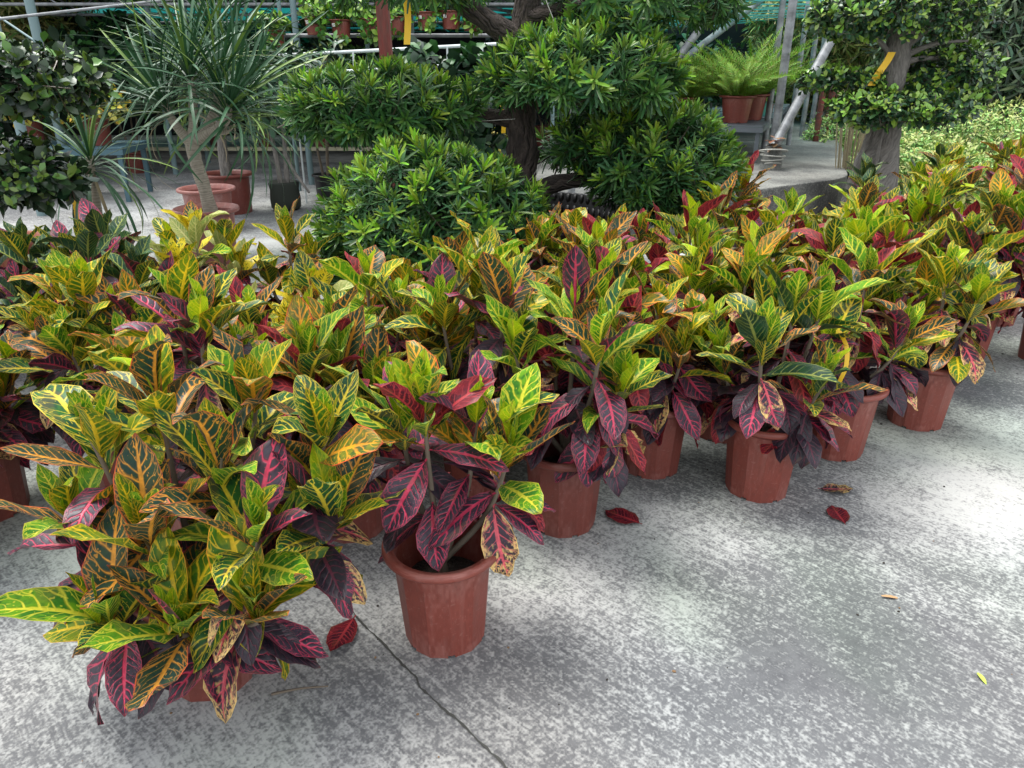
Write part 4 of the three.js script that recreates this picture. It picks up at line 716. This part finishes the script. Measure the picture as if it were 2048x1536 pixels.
{
  const T = thing('strip_shelter', 'shelter of galvanised poles and teal strip roofing along the walkway', 'shelter', [0, 0, 0]);
  for (const [k, sd, r, m] of [[1.12, -0.18, 0.05, steel], [2.1, -0.36, 0.04, steel], [3.6, -0.12, 0.036, steel], [5.2, 0.0, 0.04, steel], [7.0, 0.1, 0.045, steel], [9.5, 0.0, 0.045, steel], [4.4, 0.25, 0.045, rust], [5.1, 0.42, 0.045, rust], [8, 0.35, 0.04, rust]]) { const [x, z] = along(k, sd), h = m === rust ? 1.25 : 2.6; mesh('post', bar([x, 0.335, z], [x, h, z], r, 10), m, T); }
  const [bx, bz] = along(0.62, -0.14), [tx, tz] = along(1.8, 0.42); mesh('brace', bar([bx, 0.6, bz], [tx, 2.1, tz], 0.055, 10), steel, T);
  { const [x1, z1] = along(0.4, -2.4), [x2, z2] = along(3.4, -0.4); mesh('brace', bar([x1 + 0.4, 0.9, z1 - 0.6], [x2, 2.6, z2], 0.045, 8), steel, T); }
  { const [x1, z1] = along(1.3, -1.9), [x2, z2] = along(1.6, -1.0); mesh('brace', bar([x1, 1.0, z1], [x2, 2.3, z2], 0.05, 8), steel, T); }
  const [cx, cz] = along(0.6, -0.15); mesh('footing', (() => { const g = new THREE.CylinderGeometry(0.09, 0.13, 0.28, 10, 3); const p = g.attributes.position; for (let i = 0; i < p.count; i++) p.setX(i, p.getX(i) * (1 + 0.25 * (noise(i * 1.7, 3, 99) - 0.5))); g.computeVertexNormals(); g.translate(cx, 0.47, cz); return g; })(), slabMat, T);
  for (let i = 0; i < 4; i++) { const g = new THREE.TorusGeometry(0.1 + 0.02 * i, 0.009, 6, 24); g.rotateX(Math.PI / 2 - 0.25 + 0.15 * i); g.rotateY(i); g.translate(cx, 0.40 + 0.05 * i, cz + 0.02); mesh('wire_coil', g, wireMat, T); }
  { const d = mesh('dried_leaves', sprig(777, { n: 14, L: 0.12, w: 0.5, len: 0.1, dark: [0.13, 0.055, 0.03], lite: [0.24, 0.11, 0.06], youngShare: 0.4, up: 0.3 }), shrubLeaf, T); d.position.set(cx, 0.70, cz + 0.05); }
  // each roof strip is a sagging ribbon
  for (let i = 0; i < 30; i++) {
    const k = 2.0 + i * 0.42, [x0, z0] = along(k, -4.6), [x1, z1] = along(k, 0.25), n = 10, pos = [], idx = [];
    for (let j = 0; j <= n; j++) for (const w of [0, 1]) { const t = j / n, [wx, wz] = [0.378 * w * 0.29, -0.926 * w * 0.29]; pos.push(lerp(x0, x1, t) + wx, 2.26 - 0.03 * Math.sin(t * Math.PI * 2) + 0.02 * Math.sin(i * 3 + t * 9) + 0.012 * i * 0.1, lerp(z0, z1, t) + wz); }
    for (let j = 0; j < n; j++) idx.push(j * 2, j * 2 + 1, j * 2 + 2, j * 2 + 1, j * 2 + 3, j * 2 + 2);
    mesh('roof_strip', geoFrom(pos, idx), tealSheet, T);
  }
  for (const sd of [-4.2, -2.1, 0.0]) { const [a, b] = along(1.2, sd), [c, d] = along(15, sd); mesh('purlin', bar([a, 2.2, b], [c, 2.2, d], 0.02, 6), steel, T); }
  const [nx, nz] = along(9.5, -1.8); const net = new THREE.PlaneGeometry(3.0, 1.9, 10, 3); net.rotateY(aisle); net.translate(nx, 1.35, nz); mesh('shade_net', net, netDark, T);
}
{ // canes
  const [x, z] = along(1.0, 0.95), T = thing('cane_bundle', 'pot of pale bare canes beside the clipped fig trunk', 'plant', [4.05, 0, -9.15]);
  addPot(T, potGeos(0.2, 0.34, { facets: 0, notch: false }), 0.34, blackPlastic, 0.85);
  const r = RNG(840), cane = std([0.36, 0.31, 0.2], 0.8); for (let i = 0; i < 34; i++) { const a = r() * 6.28, q = 0.16 * Math.sqrt(r()); mesh('cane', bar([q * Math.cos(a), 0.28, q * Math.sin(a)], [q * 2.0 * Math.cos(a) + 0.06 * (r() - 0.5), 1.15 + 0.3 * r(), q * 2.0 * Math.sin(a)], 0.007, 4), cane, T); }
}

// ---------------------------------------------------------------- pale hedge, bamboo and the trees beyond
const hedgeSpr = [1, 2, 3].map(k => sprig(700 + k, { n: 8, L: 0.07, w: 0.34, len: 0.08, dark: [0.13, 0.28, 0.04], lite: [0.42, 0.58, 0.16], youngShare: 0.55, droop: 0.6 }));
[[5.0, -9.6, 0.85, 0.62, 'low pale variegated shrub beside the trunk of the clipped fig'], [6.3, -10.6, 1.1, 0.85, 'pale variegated shrub in the middle of the hedge'], [7.6, -11.6, 1.2, 1.0, 'tall mound of pale variegated hedge at the frame edge'], [5.9, -12.6, 1.2, 0.85, 'pale variegated shrub at the back beneath the weeping tree'], [4.9, -8.1, 0.5, 0.5, 'small bright green shrub at the front of the pale hedge'], [5.9, -8.9, 0.8, 0.55, 'spreading pale shrub in front of the variegated hedge']].forEach(([x, z, R, h, l], i) => {
  const T = thing('hedge_shrub', l, 'shrub', [x, 0, z], 0, 'pale hedge beyond the clipped fig');
  for (let k = 0; k < 5; k++) { const a = k * 1.3; mesh('stem', limb([[0, 0, 0], [R * 0.25 * Math.cos(a), h * 0.4, R * 0.25 * Math.sin(a)], [R * 0.5 * Math.cos(a), h * 0.8, R * 0.5 * Math.sin(a)]], [0.02, 0.012, 0.005], 5, 0.2, k), stemMat, T); }
  scatter(T, padPoints([[0, h * 0.42, 0, R, h * 0.6, R * 0.9, Math.round(700 * R), 0.6]], 860 + i), hedgeSpr, std(null, 0.6, { vertexColors: true, transmission: 0.15 }), 'leaf_sprig', 30);
});
const treeSpr = {
  wood: [1, 2, 3].map(k => sprig(720 + k, { n: 12, L: 0.26, w: 0.42, len: 0.4, dark: [0.018, 0.05, 0.02], lite: [0.06, 0.13, 0.03], youngShare: 0.3 })),
  grey: [1, 2, 3].map(k => sprig(730 + k, { n: 14, L: 0.24, w: 0.16, len: 0.4, dark: [0.055, 0.10, 0.06], lite: [0.16, 0.24, 0.13], youngShare: 0.4, up: 0.2, droop: 0.9 })),
  bamboo: [1, 2, 3].map(k => sprig(740 + k, { n: 14, L: 0.24, w: 0.14, len: 0.35, dark: [0.11, 0.17, 0.04], lite: [0.34, 0.40, 0.12], youngShare: 0.5, up: 0.3, droop: 0.8 })),
};
const woodLeaf = std(null, 0.6, { vertexColors: true, transmission: 0.2 });
function backTree(label, kind, x, z, { h = 6, R = 2.2, low = 0.5, n = 700, seed = 1, trunk = 0.16 } = {}) {
  const T = thing('background_tree', label, 'tree', [x, 0, z], 0, 'trees closing the view behind the nursery');
  mesh('trunk', limb([[0, 0, 0], [0.1, h * 0.3, 0.05], [-0.1, h * 0.6, 0], [0, h * 0.9, 0]], [trunk, trunk * 0.8, trunk * 0.6, 0.03], 9, 0.3, seed), figBark, T);
  const r = RNG(seed); for (let i = 0; i < 6; i++) { const a = i * 1.1 + r(), y = lerp(low + 0.4, h * 0.8, i / 6); mesh('branch', limb([[0, y, 0], [R * 0.35 * Math.cos(a), y + 0.35, R * 0.35 * Math.sin(a)], [R * 0.75 * Math.cos(a), y + 0.5, R * 0.75 * Math.sin(a)]], [0.06, 0.04, 0.012], 6, 0.2, i), figBark, T); }
  scatter(T, padPoints([[0, lerp(low, h, 0.5), 0, R, (h - low) / 2, R, n, 1], [R * 0.4, lerp(low, h, 0.3), R * 0.4, R * 0.6, (h - low) / 3.5, R * 0.6, n * 0.4 | 0, 1], [-R * 0.4, lerp(low, h, 0.35), R * 0.3, R * 0.6, (h - low) / 3.5, R * 0.6, n * 0.4 | 0, 1]], seed), treeSpr[kind], woodLeaf, 'leaf_sprig', 20, 1, 'crown');
}
[
  ['weeping grey green tree with hanging creepers beyond the hedge', 'grey', 8.3, -14.5, { h: 6.5, R: 2.2, low: 0.6, n: 1500 }],
  ['tall grey green tree cut by the frame edge beyond the hedge', 'grey', 11.2, -14.0, { h: 7, R: 2.4, low: 0.5, n: 1500 }],
  ['yellow green bamboo clump behind the clipped fig', 'bamboo', 7.0, -17.5, { h: 6, R: 2.2, low: 0.3, n: 1700, trunk: 0.06 }],
  ['bright bamboo clump at the end of the walkway', 'bamboo', 9.4, -22, { h: 7, R: 2.6, low: 0.3, n: 1300, trunk: 0.06 }],
  ['dark tree at the far end of the strip shelter', 'wood', 5.2, -24, { h: 7.5, R: 3, low: 0.4, n: 900 }],
  ['dark tree behind the pine trunk beyond the shade house', 'wood', 1.0, -23.5, { h: 7.5, R: 3, low: 0.4, n: 900 }],
  ['dark tree behind the hanging baskets beyond the shade house', 'wood', -3.2, -24, { h: 7.5, R: 3, low: 0.4, n: 900 }],
  ['dark tree behind the teal roof above the dragon palms', 'wood', -7.4, -24, { h: 7.5, R: 3, low: 0.4, n: 900 }],
  ['sunlit bamboo clump behind the shade house posts', 'bamboo', -8.6, -13.4, { h: 5, R: 1.7, low: 0.3, n: 1500, trunk: 0.06 }],
  ['sunlit bamboo clump at the frame edge behind the clipped fig', 'bamboo', -10.8, -12.4, { h: 5, R: 1.7, low: 0.3, n: 1300, trunk: 0.06 }],
  ['dark tree beyond the bamboo behind the shade house', 'wood', -11.8, -21, { h: 7.5, R: 3, low: 0.4, n: 900 }],
  ['dark tree far beyond the weeping tree', 'wood', 13.2, -21, { h: 8, R: 3.2, low: 0.4, n: 900 }],
].forEach((a, i) => backTree(a[0], a[1], a[2], a[3], { seed: 950 + i, ...a[4] }));
{ // far wood that reads as one mass
  const r = RNG(990), pts = [];
  for (let i = 0; i < 5200; i++) { const a = lerp(-0.95, 0.95, r()), d = 28 + 4 * r(); pts.push({ p: V(Math.sin(a) * d, 9 * r(), -Math.cos(a) * d), d: V(r() - 0.5, 0.6, 0.7).normalize(), out: 1, roll: r() * 6.28, s: 1.6 + r(), v: r() }); }
  const im = new THREE.InstancedMesh(treeSpr.wood[0], woodLeaf, pts.length), dm = new THREE.Object3D(); pts.forEach((f, i) => { orient(dm, f); dm.updateMatrix(); im.setMatrixAt(i, dm.matrix); });
  im.name = 'woodland'; im.userData = { kind: 'stuff', label: 'dark woodland closing the view behind the nursery', category: 'woodland' }; im.castShadow = im.receiveShadow = true; scene.add(im);
}

// ---------------------------------------------------------------- tags, fallen leaves, litter
function tag(label, pts, w, print) {
  const T = thing('plant_tag', label, 'tag', pts[0]), c = new THREE.CatmullRomCurve3(pts.map(p => V(p[0] - pts[0][0], p[1] - pts[0][1], p[2] - pts[0][2]))), n = 16, pos = [], idx = [];
  for (let i = 0; i <= n; i++) { const p = c.getPoint(i / n); for (const s of [-1, 1]) for (const q of [0, 1]) pos.push(p.x + s * w / 2, p.y, p.z + (q ? -0.0012 : 0)); }
  for (let i = 0; i < n; i++) { const a = i * 4, b = a + 4; idx.push(a, a + 2, b, a + 2, b + 2, b, a + 1, b + 1, a + 3, a + 3, b + 1, b + 3, a, b, a + 1, b, b + 1, a + 1, a + 2, a + 3, b + 2, b + 2, a + 3, b + 3); }
  mesh('strip', geoFrom(pos, idx), tagMat, T);
  for (const [t0, t1, x, ww] of print) { const a = c.getPoint(t0), b = c.getPoint(t1), m = new THREE.PlaneGeometry(ww * w, a.distanceTo(b)); m.rotateX(-Math.atan2(b.z - a.z, a.y - b.y)); m.translate((a.x + b.x) / 2 + x * w, (a.y + b.y) / 2, (a.z + b.z) / 2 + 0.0025); mesh('print', m, ink, T); }
}
const smallPrint = [[0.22, 0.26, -0.12, 0.16], [0.275, 0.31, -0.12, 0.16], [0.33, 0.36, -0.12, 0.18], [0.38, 0.41, -0.12, 0.14], [0.24, 0.30, 0.22, 0.08], [0.32, 0.38, 0.22, 0.08]];
tag('yellow tag strip hanging from the upper limb of the pine', [[-0.60, 1.96, -4.76], [-0.605, 1.86, -4.75], [-0.60, 1.74, -4.74], [-0.612, 1.60, -4.73]], 0.038, smallPrint);
tag('yellow tag standing beside the stem of the small dragon palm', [[-3.0, 0.66, -5.14], [-3.003, 0.58, -5.14], [-3.008, 0.5, -5.14], [-3.012, 0.36, -5.14]], 0.036, [[0.04, 0.08, -0.1, 0.3], [0.22, 0.25, -0.44, 0.12], [0.22, 0.25, 0.44, 0.12], [0.36, 0.39, -0.44, 0.12], [0.36, 0.39, 0.44, 0.12], [0.5, 0.55, -0.1, 0.2], [0.6, 0.64, -0.15, 0.2], [0.7, 0.75, -0.15, 0.25], [0.78, 0.84, -0.15, 0.25], [0.68, 0.86, 0.2, 0.12]]);
tag('orange yellow tag slanting from the trunk of the tiered fig', [[3.68, 1.60, -7.83], [3.64, 1.52, -7.81], [3.57, 1.42, -7.78], [3.50, 1.30, -7.75]], 0.075, []);
tag('yellow tag strip dangling over the pot among pink veined leaves', [[1.20, 0.60, -2.56], [1.215, 0.555, -2.51], [1.212, 0.49, -2.48], [1.196, 0.43, -2.475]], 0.017, []);
tag('yellow tag glimpsed behind the pine trunk', [[-0.06, 1.16, -6.3], [-0.06, 1.1, -6.3], [-0.065, 1.05, -6.3], [-0.07, 0.98, -6.3]], 0.035, []);

const fallen = (label, x, z, az, len, matName, geo, y = 0.006, curl = 0) => {
  const dull = leafMats[matName][0].clone(); dull.color.setRGB(0.55, 0.6, 0.6); dull.transmission = 0; dull.clearcoat = 0.1;
  const m = mesh(numbered('fallen_leaf'), geo, dull, scene); m.position.set(x, y, z); m.scale.set(len, len, len);
  _e.set(curl, az, 0, 'YXZ'); m.quaternion.setFromEuler(_e); m.userData = { label, category: 'leaf', group: 'fallen leaves on the concrete' };
};
const flatLeaf = leafGeo({ w: 0.62, bend: 0.0, fold: 0.16, wave: 0.03, sd: 31, full: 0.2 }), flatLeaf2 = leafGeo({ w: 0.5, bend: -0.1, fold: 0.22, wave: 0.04, sd: 33, full: 0.4 });
fallen('dark red fallen leaf lying by the pot with broad purple leaves', 0.46, -2.19, -2.2, 0.15, 'red', flatLeaf, 0.008);
fallen('crumpled maroon and tan fallen leaf close to the dark green croton pot', 1.17, -2.43, 1.45, 0.13, 'blush', flatLeaf2, 0.008);
fallen('heart shaped maroon fallen leaf lying flat on open concrete', 1.178, -2.19, 3.14, 0.125, 'red', flatLeaf, 0.006);
fallen('pinkish red fallen leaf on the crack beside the golden bush', -0.46, -1.72, -0.25, 0.16, 'red', flatLeaf2, 0.01);
{
  const dry = std([0.42, 0.25, 0.12], 0.8), lime = std([0.36, 0.46, 0.06], 0.6);
  const bit = (label, x, z, az, L, w, m) => { const o = mesh(numbered('fallen_leaf'), strap(L, w, 0.25, 4, 0.5, [1, 1, 1], [1, 1, 1]), m, scene); o.position.set(x, 0.006, z); o.rotation.y = az; o.userData = { label, category: 'leaf', group: 'fallen leaves on the concrete' }; };
  bit('small dry tan leaf lying alone on the open concrete', 1.13, -1.81, 1.5, 0.06, 0.012, dry);
  bit('tiny lime green leaf near the edge of the concrete', 1.243, -1.5, 0.15, 0.036, 0.013, lime);
  bit('thin dry leaf sliver at the frame edge beside the purple croton', -1.6, -1.72, 1.4, 0.07, 0.01, std([0.2, 0.05, 0.05], 0.8));
  const tw = mesh(numbered('twig'), limb([[-0.62, 0.008, -1.425], [-0.55, 0.012, -1.44], [-0.48, 0.008, -1.452]], [0.004, 0.002], 5), stemMat, scene); tw.userData = { label: 'thin dark twig lying beside the golden bush', category: 'twig' };
  const cp = mesh(numbered('pipe_stub'), (() => { const g = new THREE.CylinderGeometry(0.035, 0.035, 0.14, 16); g.translate(0.55, 0.405, -6.95); return g; })(), steel, scene); cp.userData = { label: 'short grey pipe stub standing on the walkway beyond the black tub', category: 'pipe' };
}

{ // soil crumbs and leaf bits scattered over the slab
  const r = RNG(1212), g = new THREE.IcosahedronGeometry(1, 0), n = 150, im = new THREE.InstancedMesh(g, std(null, 1), n), dm = new THREE.Object3D(), c = new THREE.Color();
  for (let i = 0; i < n; i++) { const [px, , pz] = r() < 0.65 ? (q => [q[0], 0, q[1]])(crotons[Math.floor(r() * 9)]) : [2.6 * r() - 0.6, 0, -1.1 - 1.5 * r()], a = r() * 6.28, d = 0.15 + 0.4 * r() * r(), s = 0.0012 + 0.004 * r() * r(); dm.position.set(px + d * Math.cos(a), s * 0.5, pz + d * Math.sin(a)); dm.scale.set(s * (0.7 + r()), s * 0.6, s * (0.7 + r())); dm.rotation.set(0, r() * 6, 0); dm.updateMatrix(); im.setMatrixAt(i, dm.matrix); im.setColorAt(i, r() < 0.7 ? c.setRGB(0.025, 0.02, 0.015) : c.setRGB(0.2, 0.12, 0.06)); }
  im.name = 'debris'; im.userData = { kind: 'stuff', label: 'soil crumbs and leaf bits scattered round the pots', category: 'debris' }; im.castShadow = im.receiveShadow = true; scene.add(im);
}

renderer.render(scene, camera);
